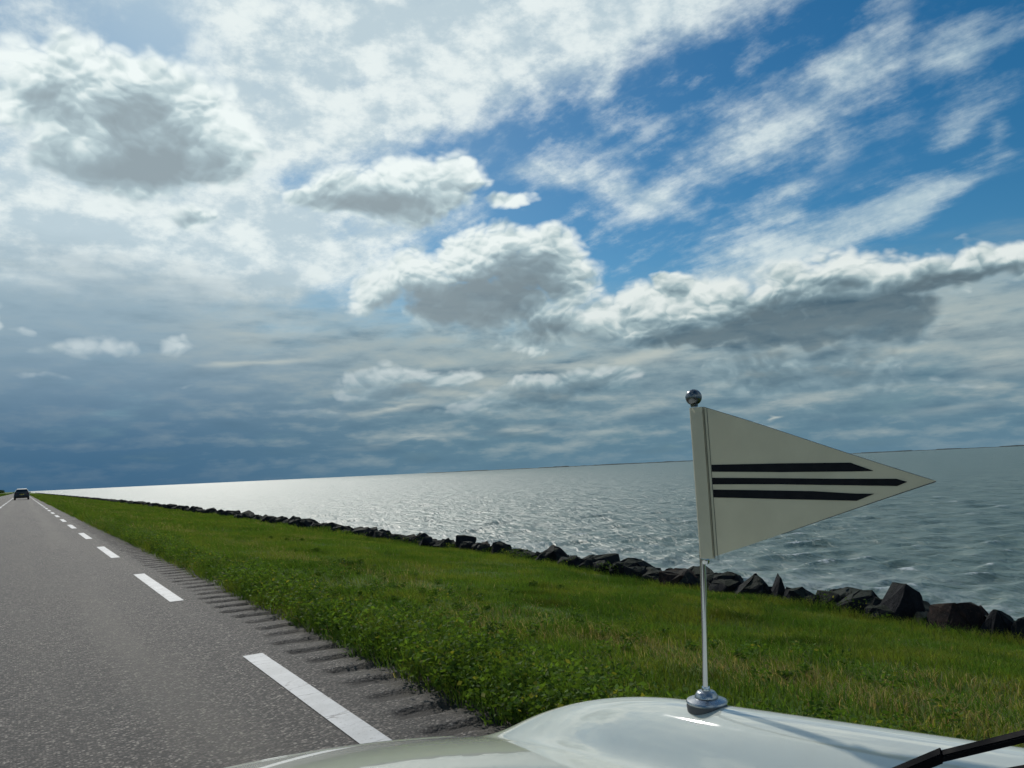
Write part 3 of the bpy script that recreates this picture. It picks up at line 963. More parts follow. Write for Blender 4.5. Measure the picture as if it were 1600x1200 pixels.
def colours(x, y, n):
    a = fbm(x * 0.45, y * 0.45, 61)
    c = fbm(x * 2.2, y * 2.2, 65)
    dark = np.array([0.062, 0.120, 0.022])
    mid = np.array([0.098, 0.172, 0.030])
    lite = np.array([0.185, 0.215, 0.044])
    t = np.clip((a - 0.3) / 0.4, 0, 1)[:, None]
    col_ = dark + (mid - dark) * np.clip(t * 1.6, 0, 1)
    col_ = col_ + (lite - col_) * (np.clip((c - 0.42) / 0.3, 0, 1)[:, None] * 0.75)
    dw = np.zeros(n)
    for (wx, wy, wr_) in DARKW:
        dw = np.maximum(dw, np.exp(-(((x - wx) / wr_) ** 2 + ((y - wy) / wr_) ** 2)))
    col_ = col_ * (1 - 0.6 * dw[:, None])
    s = straw_amount(x, y)
    isst = gr_.random(n) < (s * 0.50 + 0.02)
    straw = np.array([0.34, 0.285, 0.160])
    col_ = np.where(isst[:, None], straw * gr_.uniform(0.55, 1.15, (n, 1)), col_)
    col_ = col_ * gr_.uniform(0.62, 1.35, (n, 1)) * (1 + gr_.normal(0, 0.06, (n, 3)))
    return np.clip(col_, 0.004, 0.6), isst


def blades(x, y, hgt, wid, lean, seg):
    n = len(x)
    z = verge_z(x, y) - 0.02
    phi = gr_.uniform(0, 2 * np.pi, n)
    # the wind comes in off the lake
    lx = np.cos(phi) * lean - 0.22
    ly = np.sin(phi) * lean - 0.10
    wa = gr_.uniform(0, np.pi, n)
    wx, wy = np.cos(wa) * wid / 2, np.sin(wa) * wid / 2
    base = np.stack([x, y, z], -1)
    wv = np.stack([wx, wy, 0 * wx], -1)
    tip = base + np.stack([lx * hgt, ly * hgt, hgt * (1 - 0.25 * lean)], -1)
    c, st_ = colours(x, y, n)
    if seg == 1:
        v = np.stack([base - wv, base + wv, tip], 1).reshape(-1, 3)
        i = np.arange(n)[:, None] * 3
        f = [i + np.array([[0, 1, 2]])]
        cc = np.repeat(c, 3, 0)
    else:
        midp = base + np.stack([lx * hgt * 0.28, ly * hgt * 0.28, hgt * 0.58], -1)
        v = np.stack([base - wv, base + wv, midp + wv * 0.8, midp - wv * 0.8, tip], 1).reshape(-1, 3)
        i = np.arange(n)[:, None] * 5
        f = [i + np.array([[0, 1, 2, 3]]), i + np.array([[3, 2, 4]])]
        cc = np.repeat(c, 5, 0)
    return v, f, cc


def scatter(name, n, y0, y1, h0, h1, w, seg, x0=1.86, label=None):
    y = gr_.uniform(y0, y1, n)
    u = gr_.random(n)
    x = x0 + u * (shore_x(y) + 0.05 - x0)
    keep = x < (y + 1.5) * 2.6           # nothing grows under the car
    x, y = x[keep], y[keep]
    n = len(x)
    tuft = fbm(x * 1.3, y * 1.3, 71)
    hgt = gr_.uniform(h0, h1, n) * (0.35 + 1.25 * tuft)
    hgt *= 1 + 0.5 * np.exp(-((x - shore_x(y)) / 0.5) ** 2) + 0.8 * np.exp(-((x - 2.1) / 0.25) ** 2)
    v, f, c = blades(x, y, hgt, w * gr_.uniform(0.6, 1.4, n), gr_.uniform(0.15, 0.9, n), seg)
    obj(name, mesh_np(name, v, f, False, c), M_blade, None, label, 'grass', kind='stuff')


scatter('grass', 230000, -0.5, 9.0, 0.045, 0.125, 0.0055, 2, label='short green grass with straw coloured tufts on the near verge')
scatter('grass', 210000, 9.0, 26.0, 0.05, 0.14, 0.010, 1, label='green grass on the verge between the road and the boulders')
scatter('grass', 170000, 26.0, 85.0, 0.08, 0.20, 0.026, 1, label='green grass further along the dyke verge')
scatter('grass', 110000, 85.0, 420.0, 0.10, 0.24, 0.09, 1, label='green grass far along the dyke')

# straw-coloured dead stalks
n = 1500
y = gr_.uniform(0.5, 14, n)
x = 4.3 + gr_.normal(0, 0.5, n)
k = gr_.random(n) < straw_amount(x, y) * 0.8 + 0.05
x, y = x[k], y[k]
v, f, c = blades(x, y, gr_.uniform(0.07, 0.20, len(x)), np.full(len(x), 0.005), gr_.uniform(0.2, 0.9, len(x)), 2)
c[:] = np.array([0.34, 0.29, 0.17]) * np.repeat(gr_.uniform(0.6, 1.2, (len(x), 1)), 5, 0)
obj('dry_stalks', mesh_np('dry_stalks', v, f, False, c), M_blade, None, 'pale dry grass stalks in a strip along the verge', 'dry grass', kind='stuff')


# leafy weeds at the edge of the road and in clumps on the verge
def weeds(name, px, py, ph, leaves, size, tone, label):
    V_, F_, C_ = [], [], []
    off = 0
    for x0, y0, h0 in zip(px, py, ph):
        n = leaves
        z0 = float(verge_z(np.array([x0]), np.array([y0]))[0])
        rad = np.sqrt(gr_.random(n)) * h0 * 0.75
        a = gr_.uniform(0, 6.28, n)
        up_ = gr_.random(n) ** 0.7
        cx = x0 + rad * np.cos(a) * (0.5 + 0.6 * up_)
        cy = y0 + rad * np.sin(a) * (0.5 + 0.6 * up_)
        cz = z0 + 0.02 + up_ * h0 * (1.0 - 0.35 * (rad / (h0 * 0.75)) ** 2)
        s = size * gr_.uniform(0.55, 1.35, n)
        d = gr_.normal(size=(n, 3)) * (1, 1, 0.55)
        d /= np.linalg.norm(d, axis=1)[:, None]
        e = np.cross(d, gr_.normal(size=(n, 3)))
        e /= np.linalg.norm(e, axis=1)[:, None]
        c0 = np.stack([cx, cy, cz], -1)
        s = s[:, None]
        q4 = np.stack([c0 - d * s * 0.5, c0 + e * s * 0.28 + d * s * 0.05, c0 + d * s * 0.6, c0 - e * s * 0.28 + d * s * 0.05], 1)
        V_.append(q4.reshape(-1, 3))
        F_.append(np.arange(n)[:, None] * 4 + np.array([[0, 1, 2, 3]]) + off)
        base = np.array(tone) * gr_.uniform(0.75, 1.25)
        cc = base * gr_.uniform(0.6, 1.35, (n, 1))
        yel = gr_.random(n) < 0.05 * up_
        cc = np.where(yel[:, None], np.array([0.26, 0.26, 0.05]), cc)
        C_.append(np.repeat(cc, 4, 0))
        off += n * 4
    obj(name, mesh_np(name, np.concatenate(V_), np.concatenate(F_), False, np.concatenate(C_)), M_leaf, None, label, 'weeds', kind='stuff')


n = 420
py = 2.2 + gr_.random(n) ** 1.6 * 30
px = 1.93 + np.abs(gr_.normal(0, 0.26, n)) + 0.12 * (fbm(py * 1.2, 0 * py, 91) - 0.5)
weeds('roadside_weeds', px, py, gr_.uniform(0.10, 0.26, n) * (0.7 + 0.9 * fbm(py * 0.9, 0 * py, 92)), 110, 0.030, (0.108, 0.178, 0.030), 'bushy leafy weeds growing over the edge of the road shoulder')
n = 170
py = gr_.uniform(1.5, 12, n)
px = 2.6 + gr_.random(n) ** 1.5 * 2.2
weeds('roadside_weeds', px, py, gr_.uniform(0.05, 0.15, n), 70, 0.028, (0.090, 0.158, 0.028), 'low leafy weeds mixed into the grass beside the shoulder')
px, py, ph = [], [], []
for wx, wy, wr_ in [d_ for d_ in DARKW if d_[1] > 8.5]:
    for k in range(3):
        px.append(wx + gr_.normal(0, wr_ * 0.45))
        py.append(wy + gr_.normal(0, wr_ * 0.45))
        ph.append(gr_.uniform(0.05, 0.11))
for k in range(46):
    yy = gr_.uniform(3, 34)
    px.append(float(shore_x(yy)) - gr_.uniform(-0.1, 0.25))
    py.append(yy)
    ph.append(gr_.uniform(0.14, 0.30))
weeds('dark_weeds', px, py, ph, 90, 0.036, (0.050, 0.090, 0.016), 'dark green weed clumps scattered on the verge and against the boulders')

# far trees on the landward side, one low mass at the horizon
V_, F_, C_ = [], [], []
n = 9000
yy = gr_.uniform(700, 1500, n)
xx = -gr_.uniform(9, 60, n) - 0.01 * yy
top = 5.5 * fbm(yy * 0.02, xx * 0.05, 95) ** 1.2 + 1.2
c0 = np.stack([xx, yy, gr_.random(n) * top], -1)
d = gr_.normal(size=(n, 3)) * 0.55
e = gr_.normal(size=(n, 3)) * 0.55
v = np.stack([c0 - d, c0 + e, c0 + d], 1).reshape(-1, 3)
c = np.repeat(np.array([0.020, 0.036, 0.016]) * gr_.uniform(0.6, 1.4, (n, 1)), 3, 0)
obj('far_trees', mesh_np('far_trees', v, np.arange(n)[:, None] * 3 + np.array([[0, 1, 2]]), False, c), M_leaf, None, 'dark low tree line far off on the landward side', 'trees', kind='stuff')
n = 12000
yy = gr_.uniform(30, 600, n)
xx = -5.3 - gr_.random(n) ** 1.5 * 8
z0 = 0.1
hh = gr_.uniform(0.2, 0.5, n)
base = np.stack([xx, yy, 0 * xx], -1)
wv = np.stack([0.05 + 0 * xx, 0 * xx, 0 * xx], -1)
v = np.stack([base - wv, base + wv, base + np.stack([gr_.normal(0, 0.1, n), 0 * xx, hh], -1)], 1).reshape(-1, 3)
c = np.repeat(np.array([0.075, 0.115, 0.02]) * gr_.uniform(0.6, 1.3, (n, 1)), 3, 0)
obj('grass', mesh_np('grass', v, np.arange(n)[:, None] * 3 + np.array([[0, 1, 2]]), False, c), M_blade, None, 'green grass beyond the far lane of the road', 'grass', kind='stuff')

# ------------------------------------------------------------------ the car we ride in
M_white, q, b = material('white_paint')
tcn = q.n('ShaderNodeTexCoord')
dust = q.noise(tcn.outputs['Object'], 6.0, 6.0, 0.7)
q.put(b.inputs['Base Color'], q.mix(q.ramp(dust, 0.35, 0.75), (0.66, 0.68, 0.59), (0.62, 0.63, 0.54)))
q.put(b.inputs['Roughness'], q.ramp(dust, 0.3, 0.8, 0.6, 0.7))
b.inputs['Coat Weight'].default_value = 1.0
b.inputs['Coat IOR'].default_value = 2.6
b.inputs['Specular IOR Level'].default_value = 0.0
q.put(b.inputs['Coat Roughness'], q.ramp(q.noise(tcn.outputs['Object'], 40.0, 3.0, 0.6), 0.3, 0.8, 0.018, 0.035))
M_black = plain('black_rubber', (0.004, 0.0045, 0.006), 0.7)
M_black.node_tree.nodes['Principled BSDF'].inputs['Specular IOR Level'].default_value = 0.05
M_tyre = plain('tyre_rubber', (0.014, 0.014, 0.014), 0.85)
M_chrome = plain('chrome', (0.62, 0.63, 0.64), 0.10, 1.0, var=0.03)
M_steel = plain('dull_steel', (0.40, 0.41, 0.42), 0.28, 1.0, var=0.05)
M_rubber = plain('grey_rubber', (0.06, 0.065, 0.07), 0.5)
M_dark = plain('dark_trim', (0.02, 0.02, 0.02), 0.6)
M_lamp = plain('lamp_glass', (0.55, 0.56, 0.55), 0.08, coat=1.0)

CX = 0.33      # centre line of the car
HP = dict(hz=0.7274, hk=0.1016, hw=0.14, fz=0.8108, fs=0.1197, fk=0.3524, fy=1.0381, fin=6.0, fout=3.0, xi=0.99, xo=0.9803, kk=0.03)


def body_z(x, y):
    x = CX + np.abs(x - CX)
    p = HP
    hood = p['hz'] - p['hk'] * np.maximum(y - 0.45, 0) ** 2 - p['hw'] * (x - 0.33) ** 2 - 3 * np.maximum(x - 0.95, 0) ** 2
    fen = p['fz'] - p['fs'] * (y - 0.4) - p['fk'] * np.maximum(y - p['fy'], 0) ** 2 - p['fin'] * np.maximum(p['xi'] - x, 0) ** 2 \
        - p['fout'] * np.maximum(x - p['xo'], 0) ** 2 - 0.25 * (x - 0.98) ** 2
    h = np.clip(0.5 + 0.5 * (fen - hood) / p['kk'], 0, 1)
    return hood * (1 - h) + fen * h + p['kk'] * h * (1 - h)


def thing(name, label, cat, loc=(0, 0, 0), group=None):
    o = bpy.data.objects.new(name, None)
    COL.objects.link(o)
    o.location = loc
    o['label'] = label
    o['category'] = cat
    if group:
        o['group'] = group
    return o


car = thing('white_car', 'white painted classic car whose fender carries the pennant', 'car', (CX, 1.0, 0))


def cpart(name, me, mat, parent=None):
    o = obj(name, me, mat)
    if parent is None:
        o.parent = car
        o.matrix_parent_inverse = Matrix.Translation((-CX, -1.0, 0))
    else:
        o.parent = parent
    return o


def panel(x0, x1, nx, y0=0.40, y1=1.85, ny=130):
    yy = np.linspace(y0, y1, ny)
    xx = np.linspace(x0, x1, nx)
    Yp, Xp = np.meshgrid(yy, xx, indexing='ij')
    Zp = body_z(Xp, Yp)
    return np.stack([Xp, Yp, Zp], -1)


def fender(side):
    g_ = panel(0.83, 1.08, 46)
    rows_ = [g_]
    # outer flank rolls over and drops to the sill
    yy = g_[:, 0, 1]
    ztop = g_[:, -1, 2]
    slope = (g_[:, -1, 2] - g_[:, -2, 2]) / (g_[:, -1, 0] - g_[:, -2, 0])
    fl = []
    for t in np.linspace(0.04, 1, 22):
        a = t * math.pi / 2
        fl.append(np.stack([1.08 + 0.075 * np.sin(a) + 0 * yy, yy, ztop + slope * 0.075 * np.sin(a) * (1 - t) - (ztop - 0.24) * (1 - np.cos(a)) ** 0.9], -1))
    fl = np.stack(fl, 1)
    # wheel arch: lift the lower edge
    arch = 0.36 ** 2 - (yy - 1.30) ** 2
    zmin = np.where(arch > 0, 0.31 + np.sqrt(np.maximum(arch, 0)) * 0.80, 0.24)
    zmin = np.minimum(zmin, ztop - 0.1)
    fl[:, :, 2] = np.maximum(fl[:, :, 2], zmin[:, None])
    full = np.concatenate([g_, fl], 1)
    if side < 0:
        full = full.copy()
        full[:, :, 0] = 2 * CX - full[:, :, 0]
    f = grid_faces(full.shape[0], full.shape[1])
    if side > 0:
        f = f[:, ::-1] if False else f
    return mesh_np('fender', full.reshape(-1, 3), f if side > 0 else f[:, ::-1], True)


g_ = panel(2 * CX - 0.83, 0.83, 120)
hood = cpart('hood', mesh_np('hood', g_.reshape(-1, 3), grid_faces(*g_.shape[:2]), True), M_white)
for sd_ in (1, -1):
    fo_ = cpart('fender', fender(sd_), M_white)
    # round headlamp at the front of the fender
    bm = bmesh.new()
    lathe(bm, [(0.0, 0.055), (0.05, 0.05), (0.08, 0.035), (0.09, 0.0)], 28)
    hx = CX + sd_ * 0.62
    hl = obj('headlamp', bm, M_lamp, fo_)
    hl.matrix_local = Matrix.Translation((hx, 1.90, 0.31)) @ Matrix.Rotation(R(-80), 4, 'X')
    smooth(hl)
# nose, bumper and cowl close the body
pr = panel(2 * CX - 1.08, 1.08, 90)[-1]
nose = []
for t in np.linspace(0, 1, 12):
    a = t * math.pi / 2
    nose.append(np.stack([pr[:, 0], pr[:, 1] + 0.14 * np.sin(a), pr[:, 2] - (pr[:, 2] - 0.20) * (1 - np.cos(a))], -1))
nose = np.stack(nose)
cpart('nose_panel', mesh_np('nose_panel', nose.reshape(-1, 3), grid_faces(*nose.shape[:2]), True), M_white)
bm = bmesh.new()
tube(bm, [(CX - 0.80, 1.80, 0.29), (CX - 0.74, 2.00, 0.29), (CX - 0.4, 2.07, 0.29), (CX + 0.4, 2.07, 0.29), (CX + 0.74, 2.00, 0.29), (CX + 0.80, 1.80, 0.29)], 0.040, 16)
smooth(cpart('bumper', bm, M_chrome), 40)
pr = panel(2 * CX - 1.08, 1.08, 90)[0]
cow = []
for dy_, dz_ in ((0, 0), (-0.05, -0.012), (-0.10, -0.05), (-0.11, -0.30)):
    cow.append(np.stack([pr[:, 0], pr[:, 1] + dy_, pr[:, 2] + dz_], -1))
cow = np.stack(cow)
cpart('cowl', mesh_np('cowl', cow.reshape(-1, 3), grid_faces(*cow.shape[:2]), True), M_white)
for sd_ in (1, -1):
    bm = bmesh.new()
    lathe(bm, [(0.20, -0.07), (0.27, -0.075), (0.31, -0.05), (0.312, 0.05), (0.27, 0.075), (0.20, 0.07)], 36)
    wl_ = cpart('wheel', bm, M_tyre)
    wl_.matrix_local = Matrix.Translation((sd_ * 0.66, 0.30, 0.312)) @ Matrix.Rotation(R(90), 4, 'Y')
    smooth(wl_, 35)
    bm = bmesh.new()
    lathe(bm, [(0.0, 0.03 * sd_), (0.08, 0.05 * sd_), (0.12, 0.02 * sd_), (0.20, 0.055 * sd_)], 36)
    smooth(obj('hubcap', bm, M_chrome, wl_))

# windscreen wipers lying at the foot of the screen
def wiper(name, pts, wid, thick):
    bm = bmesh.new()
    prev = None
    for (p, wd, tk) in pts:
        p = Vector(p)
        upn = Vector((-0.35, -0.15, 0.92)).normalized()
        side = Vector((0.62, 0.35, 0.45)).normalized()
        vv = [bm.verts.new(p + upn * wd / 2 + side * tk / 2), bm.verts.new(p + upn * wd / 2 - side * tk / 2), bm.verts.new(p - upn * wd / 2 - side * tk / 2), bm.verts.new(p - upn * wd / 2 + side * tk / 2)]
        if prev:
            for k in range(4):
                bm.faces.new((prev[k], prev[(k + 1) % 4], vv[(k + 1) % 4], vv[k]))
        else:
            bm.faces.new(vv[::-1])
        prev = vv
    bm.faces.new(prev)
    bmesh.ops.recalc_face_normals(bm, faces=bm.faces)
    bmesh.ops.bevel(bm, geom=[e for e in bm.edges if e.calc_length() > 0.02], offset=0.0008, segments=2, affect='EDGES')
    return bm


wip = thing('windscreen_wiper', 'black windscreen wiper lying above the white fender of the car', 'wiper', (0.5512, 0.4155, 0.86))


def wpart(name, bm, mat):
    o = obj(name, bm, mat, wip)
    o.matrix_parent_inverse = Matrix.Translation((-0.5512, -0.4155, -0.86))
    return o


wpart('wiper_arm', wiper('arm', [((0.5500, 0.4260, 0.8700), 0.0085, 0.007), ((0.5632, 0.3769, 0.9045), 0.0085, 0.007), ((0.5735, 0.3362, 0.9305), 0.0088, 0.007), ((0.5737, 0.3352, 0.9305), 0.0062, 0.006), ((0.5782, 0.2789, 0.9580), 0.0060, 0.006), ((0.5725, 0.2146, 0.9980), 0.0060, 0.006)], 0, 0), M_black)
wpart('wiper_blade', wiper('blade', [((0.5990, 0.3950, 0.8740), 0.016, 0.005), ((0.5985, 0.3500, 0.8960), 0.016, 0.005), ((0.5991, 0.2908, 0.9235), 0.016, 0.005), ((0.5938, 0.2251, 0.9610), 0.016, 0.005)], 0, 0), M_black)
bm = bmesh.new()
lathe(bm, [(0.0, 0.03), (0.012, 0.028), (0.016, 0.015), (0.017, -0.11)], 20)
o = obj('wiper_pivot', bm, M_dark, wip)
o.location = (0.0, 0.012, 0.0)

# ------------------------------------------------------------------ pennant on its staff
FX, FY = 0.985, 0.955
FZ = float(body_z(np.array([FX]), np.array([FY + 0.02]))[0]) - 0.002
pen = thing('car_pennant', 'cream triangular pennant with three black stripes on a chrome staff', 'pennant', (FX, FY, FZ))


def ppart(name, bm, mat, parent=None, sm=35):
    o = obj(name, bm, mat, parent or pen)
    return smooth(o, sm)


DY = 0.020      # the staff is bent a little between foot and cloth
bm = bmesh.new()
lathe(bm, [(0.0, -0.006), (0.0330, -0.006), (0.0340, 0.002), (0.033, 0.007), (0.0, 0.007)], 56, (0, DY, 0))
ppart('rubber_foot', bm, M_rubber)
bm = bmesh.new()
lathe(bm, [(0.0, 0.0065), (0.0330, 0.0065), (0.0342, 0.0090), (0.033, 0.0115), (0.022, 0.0155), (0.0195, 0.0160), (0.0, 0.0160)], 56, (0, DY, 0))
ppart('base_plate', bm, M_steel)
bm = bmesh.new()
lathe(bm, [(0.0, 0.0165), (0.0195, 0.0165), (0.0190, 0.0190), (0.0150, 0.0250), (0.0130, 0.0262), (0.0, 0.0265)], 48, (0, DY, 0))
nut = ppart('clamp_nut', bm, M_steel)
bm = bmesh.new()
lathe(bm, [(0.0, 0.0260), (0.0072, 0.0260), (0.0074, 0.0305), (0.0064, 0.0330), (0.0, 0.0330)], 32, (0, DY, 0))
ppart('staff_collar', bm, M_chrome)
STAFF_TOP = 1.250 - FZ
bm = bmesh.new()
tube(bm, [(0, DY, 0.028)] + [(0, DY * (1 - t_) ** 1.6, 0.036 + t_ * 0.40) for t_ in np.linspace(0, 1, 14)] + [(0, 0, STAFF_TOP)], 0.0051, 24)
ppart('staff', bm, M_chrome)
ZB, ZT = 0.9885 - FZ, 1.2455 - FZ
bm = bmesh.new()
lathe(bm, [(0.0, ZB - 0.010), (0.0052, ZB - 0.010), (0.0072, ZB - 0.006), (0.0076, ZB - 0.001), (0.0066, ZB + 0.002), (0.0, ZB + 0.002)], 28)
ppart('stop_ring', bm, M_chrome)
bm = bmesh.new()
prof = [(0.0, STAFF_TOP - 0.003), (0.0062, STAFF_TOP - 0.003), (0.0068, STAFF_TOP + 0.0015)]
for k in range(1, 17):
    a = -math.pi / 2 + 0.5 + (math.pi - 0.5) * k / 16
    prof.append((max(0.0, 0.0142 * math.cos(a)), STAFF_TOP + 0.0137 + 0.0142 * math.sin(a)))
lathe(bm, prof, 48)
ppart('ball_finial', bm, plain('tarnished_steel', (0.17, 0.175, 0.18), 0.24, 1.0))

# the cloth: stiff coated fabric, streaming back along the car
M_cloth, q, b = material('cream_vinyl')
tcn = q.n('ShaderNodeTexCoord')
wv = q.noise(tcn.outputs['Object'], 900.0, 2.0, 0.5)
st1 = q.noise(tcn.outputs['Object'], 11.0, 5.0, 0.6)
cc = q.mix(q.ramp(st1, 0.3, 0.75), (0.70, 0.655, 0.51), (0.64, 0.595, 0.46))
q.put(b.inputs['Base Color'], cc)
b.inputs['Roughness'].default_value = 0.42
bp = q.n('ShaderNodeBump')
bp.inputs['Strength'].default_value = 0.10
bp.inputs['Distance'].default_value = 0.0006
q.put(bp.inputs['Height'], wv)
q.put(b.inputs['Normal'], bp.outputs[0])
tr = q.n('ShaderNodeBsdfTranslucent')
q.put(tr.inputs['Color'], cc)
mx = q.n('ShaderNodeMixShader')
mx.inputs[0].default_value = 0.32
M_cloth.node_tree.links.new(b.outputs[0], mx.inputs[1])
M_cloth.node_tree.links.new(tr.outputs[0], mx.inputs[2])
M_cloth.node_tree.links.new(mx.outputs[0], M_cloth.node_tree.nodes['Material Output'].inputs[0])
M_stripe = plain('black_stripe', (0.006, 0.007, 0.010), 0.7, scale=60)
M_stripe.node_tree.nodes['Principled BSDF'].inputs['Specular IOR Level'].default_value = 0.15
M_edge = plain('dark_edge', (0.03, 0.032, 0.035), 0.6)

LEN = 0.393


def cloth_pos(s, t, off=0.0):
    """s along the pennant from the staff, t from the lower edge to the upper (world heights relative to the base); off towards the driver"""
    xo = 0.030 * s / LEN + 0.0045 * math.sin(s / LEN * 5.0 + 0.6) * min(1.0, s / 0.1)
    return Vector((xo - off, -s, t))


ZM = 1.1128 - FZ


def edges_at(s):
    k = max(0.0, (s - 0.018) / (LEN - 0.018))
    return ZB + 0.003 + (ZM - ZB - 0.003) * k, ZT + (ZM - ZT) * k


bm = bmesh.new()
NS, NT = 60, 16
sides = []
for off in (0.0009, -0.0009):
    rowz = []
    for i in range(NS + 1):
        s = 0.004 + (LEN - 0.004) * i / NS
        lo, hi = edges_at(s)
        hi = max(hi, lo + 0.0008)
        rowz.append([bm.verts.new(cloth_pos(s, lo + (hi - lo) * j / NT, off)) for j in range(NT + 1)])
    sides.append(rowz)
for si, rowz in enumerate(sides):
    for i in range(NS):
        for j in range(NT):
            q4 = (rowz[i][j], rowz[i + 1][j], rowz[i + 1][j + 1], rowz[i][j + 1])
            bm.faces.new(q4 if si else q4[::-1])
A, B = sides
for i in range(NS):
    for j in (0, NT):
        bm.faces.new((A[i][j], A[i + 1][j], B[i + 1][j], B[i][j]))
for j in range(NT):
    bm.faces.new((A[NS][j], A[NS][j + 1], B[NS][j + 1], B[NS][j]))
bmesh.ops.recalc_face_normals(bm, faces=bm.faces)
cloth = ppart('cloth', bm, M_cloth, None, 40)

# sleeve round the staff
bm = bmesh.new()
ring = []
for z_ in np.linspace(ZB, ZT, 12):
    pts_ = []
    for k in range(21):
        a = math.pi * (0.0 + k / 20) - 0.0
        pts_.append(bm.verts.new((-math.cos(a) * 0.0085, math.sin(a) * 0.0085, z_)))
    # back along both faces of the cloth
    for sx in (1, -1):
        pass
    right = [bm.verts.new((0.0085 - 0.0062 * t_, -0.020 * t_, z_)) for t_ in (0.35, 0.7, 1.0)]
    left = [bm.verts.new((-0.0085 + 0.0062 * t_, -0.020 * t_, z_)) for t_ in (0.35, 0.7, 1.0)]
    ring.append(left[::-1] + pts_ + right)
for p_, w_ in zip(ring, ring[1:]):
    for k in range(len(p_) - 1):
        bm.faces.new((p_[k], p_[k + 1], w_[k + 1], w_[k]))
bmesh.ops.recalc_face_normals(bm, faces=bm.faces)
ppart('sleeve', bm, M_cloth, cloth, 60)


def strip(name, ctrl, mat, off, parent):
    """flat band on the driver's face of the cloth; ctrl: (s, lower, upper)"""
    bm = bmesh.new()
    a_ = []
    for (s, lo, hi) in ctrl:
        a_.append((bm.verts.new(cloth_pos(s, lo, off)), bm.verts.new(cloth_pos(s, hi, off))))
    for p_, w_ in zip(a_, a_[1:]):
        bm.faces.new((p_[0], w_[0], w_[1], p_[1]))
    bmesh.ops.recalc_face_normals(bm, faces=bm.faces)
    return obj(name, bm, mat, parent)


def dense(c, n=24):
    out = []
    for (s0, l0, h0), (s1, l1, h1) in zip(c, c[1:]):
        for k in range(n):
            t_ = k / n
            out.append((s0 + (s1 - s0) * t_, l0 + (l1 - l0) * t_, h0 + (h1 - h0) * t_))
    return out + [c[-1]]


STRIPES = [
    [(0.0280, 1.1339 - FZ, 1.1457 - FZ), (0.1598, 1.1300 - FZ, 1.1436 - FZ), (0.2786, 1.1283 - FZ, 1.1410 - FZ), (0.3116, 1.1282 - FZ, 1.1288 - FZ)],
    [(0.0272, 1.1126 - FZ, 1.1237 - FZ), (0.1575, 1.1111 - FZ, 1.1207 - FZ), (0.2606, 1.1090 - FZ, 1.1182 - FZ), (0.3432, 1.1071 - FZ, 1.1169 - FZ), (0.3569, 1.1123 - FZ, 1.1126 - FZ)],
    [(0.0275, 1.0908 - FZ, 1.1039 - FZ), (0.1556, 1.0882 - FZ, 1.1015 - FZ), (0.2160, 1.0877 - FZ, 1.1005 - FZ), (0.2833, 1.0868 - FZ, 1.0970 - FZ), (0.3098, 1.0964 - FZ, 1.0967 - FZ)],
]

for off in (0.0014, -0.0014):
    for c in STRIPES:
        strip('stripe', dense(c), M_stripe, off, cloth)
    # two rows of stitching beside the sleeve
    for s in (0.0205, 0.0265):
        strip('stitching', [(s, ZB - 0.002, ZT - 0.003), (s + 0.0009, ZB - 0.002, ZT - 0.003)], M_edge, off, cloth)
bm = bmesh.new()
tube(bm, [cloth_pos(s, edges_at(s)[0] - 0.0002) for s in np.linspace(0.15, LEN, 30)], [0.0003 + 0.0006 * k / 29 for k in range(30)], 8)
ppart('edge_cord', bm, M_edge, cloth)
bm = bmesh.new()
tube(bm, [cloth_pos(s, edges_at(s)[1] + 0.0001) for s in np.linspace(0.02, LEN, 30)], 0.00045, 8)
ppart('edge_cord', bm, M_edge, cloth)

# ------------------------------------------------------------------ car ahead on the road
M_suv = plain('black_car_paint', (0.012, 0.013, 0.016), 0.3, coat=1.0)
M_glass = plain('dark_glass', (0.02, 0.024, 0.03), 0.08)
M_tail = plain('tail_lamp_red', (0.20, 0.012, 0.010), 0.25)
M_plate = plain('number_plate', (0.55, 0.42, 0.05), 0.5)
suv = thing('distant_car', 'dark car driving ahead in the right lane', 'car', (-0.06, 128, 0))


def loft(sections):
    """sections: list of rings (same length) of points"""
    bm = bmesh.new()
    rr_ = [[bm.verts.new(p) for p in s_] for s_ in sections]
    for p_, w_ in zip(rr_, rr_[1:]):
        for k in range(len(p_)):
            bm.faces.new((p_[k], p_[(k + 1) % len(p_)], w_[(k + 1) % len(p_)], w_[k]))
    bm.faces.new(rr_[0][::-1])
    bm.faces.new(rr_[-1])
    bmesh.ops.recalc_face_normals(bm, faces=bm.faces)
    return bm


def hoop(y, w, z0, z1, tw=None, r_=0.08):
    tw = tw or w
    return [(-w, y, z0 + r_), (-w + r_, y, z0), (w - r_, y, z0), (w, y, z0 + r_), (w, y, (z0 + z1) / 2), (tw, y, z1 - r_), (tw - r_, y, z1), (-tw + r_, y, z1), (-tw, y, z1 - r_), (-w, y, (z0 + z1) / 2)]


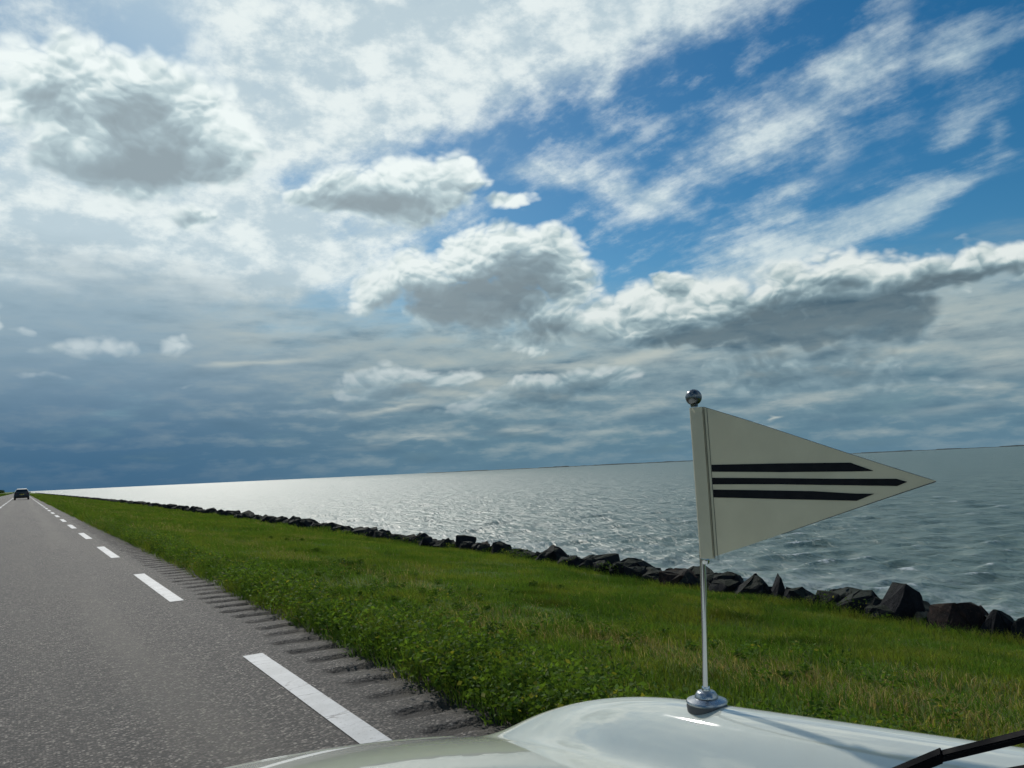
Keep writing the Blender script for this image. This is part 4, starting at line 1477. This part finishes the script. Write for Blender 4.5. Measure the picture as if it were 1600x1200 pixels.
smooth(obj('body', loft([hoop(0.0, 0.88, 0.32, 0.92, 0.84), hoop(0.12, 0.93, 0.27, 1.0, 0.90), hoop(1.0, 0.94, 0.24, 1.02, 0.91), hoop(3.0, 0.94, 0.24, 1.0, 0.90), hoop(4.2, 0.92, 0.26, 0.93, 0.84), hoop(4.5, 0.82, 0.34, 0.78, 0.74)]), M_suv, suv), 35)
cab = smooth(obj('cabin', loft([hoop(0.10, 0.84, 0.95, 1.10, 0.82, 0.03), hoop(0.35, 0.82, 0.96, 1.46, 0.66), hoop(0.9, 0.82, 0.96, 1.58, 0.64), hoop(2.2, 0.82, 0.96, 1.57, 0.62), hoop(3.3, 0.80, 0.94, 1.02, 0.76, 0.03)]), M_suv, suv), 35)
bm = bmesh.new()
vv = [bm.verts.new(p) for p in ((-0.66, 0.085, 1.10), (0.66, 0.085, 1.10), (0.56, 0.30, 1.42), (-0.56, 0.30, 1.42))]
bm.faces.new(vv)
ext = bmesh.ops.extrude_face_region(bm, geom=bm.faces[:])
bmesh.ops.translate(bm, verts=[v for v in ext['geom'] if isinstance(v, bmesh.types.BMVert)], vec=(0, 0.05, 0.01))
bmesh.ops.recalc_face_normals(bm, faces=bm.faces)
obj('rear_window', bm, M_glass, cab)
for s_ in (-1, 1):
    bm = bmesh.new()
    box(bm, (s_ * 0.74, 0.03, 0.86), (0.22, 0.10, 0.14))
    bmesh.ops.bevel(bm, geom=bm.edges[:], offset=0.02, segments=2, affect='EDGES')
    obj('tail_lamp', bm, M_tail, suv)
    bm = bmesh.new()
    box(bm, (s_ * 1.0, 2.55, 1.03), (0.16, 0.10, 0.12))
    bmesh.ops.bevel(bm, geom=bm.edges[:], offset=0.02, segments=2, affect='EDGES')
    obj('wing_mirror', bm, M_suv, suv)
    for y_ in (0.85, 3.55):
        bm = bmesh.new()
        lathe(bm, [(0.0, -0.11), (0.30, -0.11), (0.34, -0.08), (0.34, 0.08), (0.30, 0.11), (0.0, 0.11)], 28)
        w_ = obj('wheel', bm, M_tyre, suv)
        w_.matrix_local = Matrix.Translation((s_ * 0.80, y_, 0.34)) @ Matrix.Rotation(R(90), 4, 'Y')
        smooth(w_, 35)
bm = bmesh.new()
box(bm, (0, -0.04, 0.45), (1.70, 0.14, 0.20))
bmesh.ops.bevel(bm, geom=bm.edges[:], offset=0.04, segments=2, affect='EDGES')
obj('bumper', bm, M_dark, suv)
bm = bmesh.new()
box(bm, (0, -0.005, 0.76), (0.52, 0.03, 0.11))
obj('number_plate', bm, M_plate, suv)
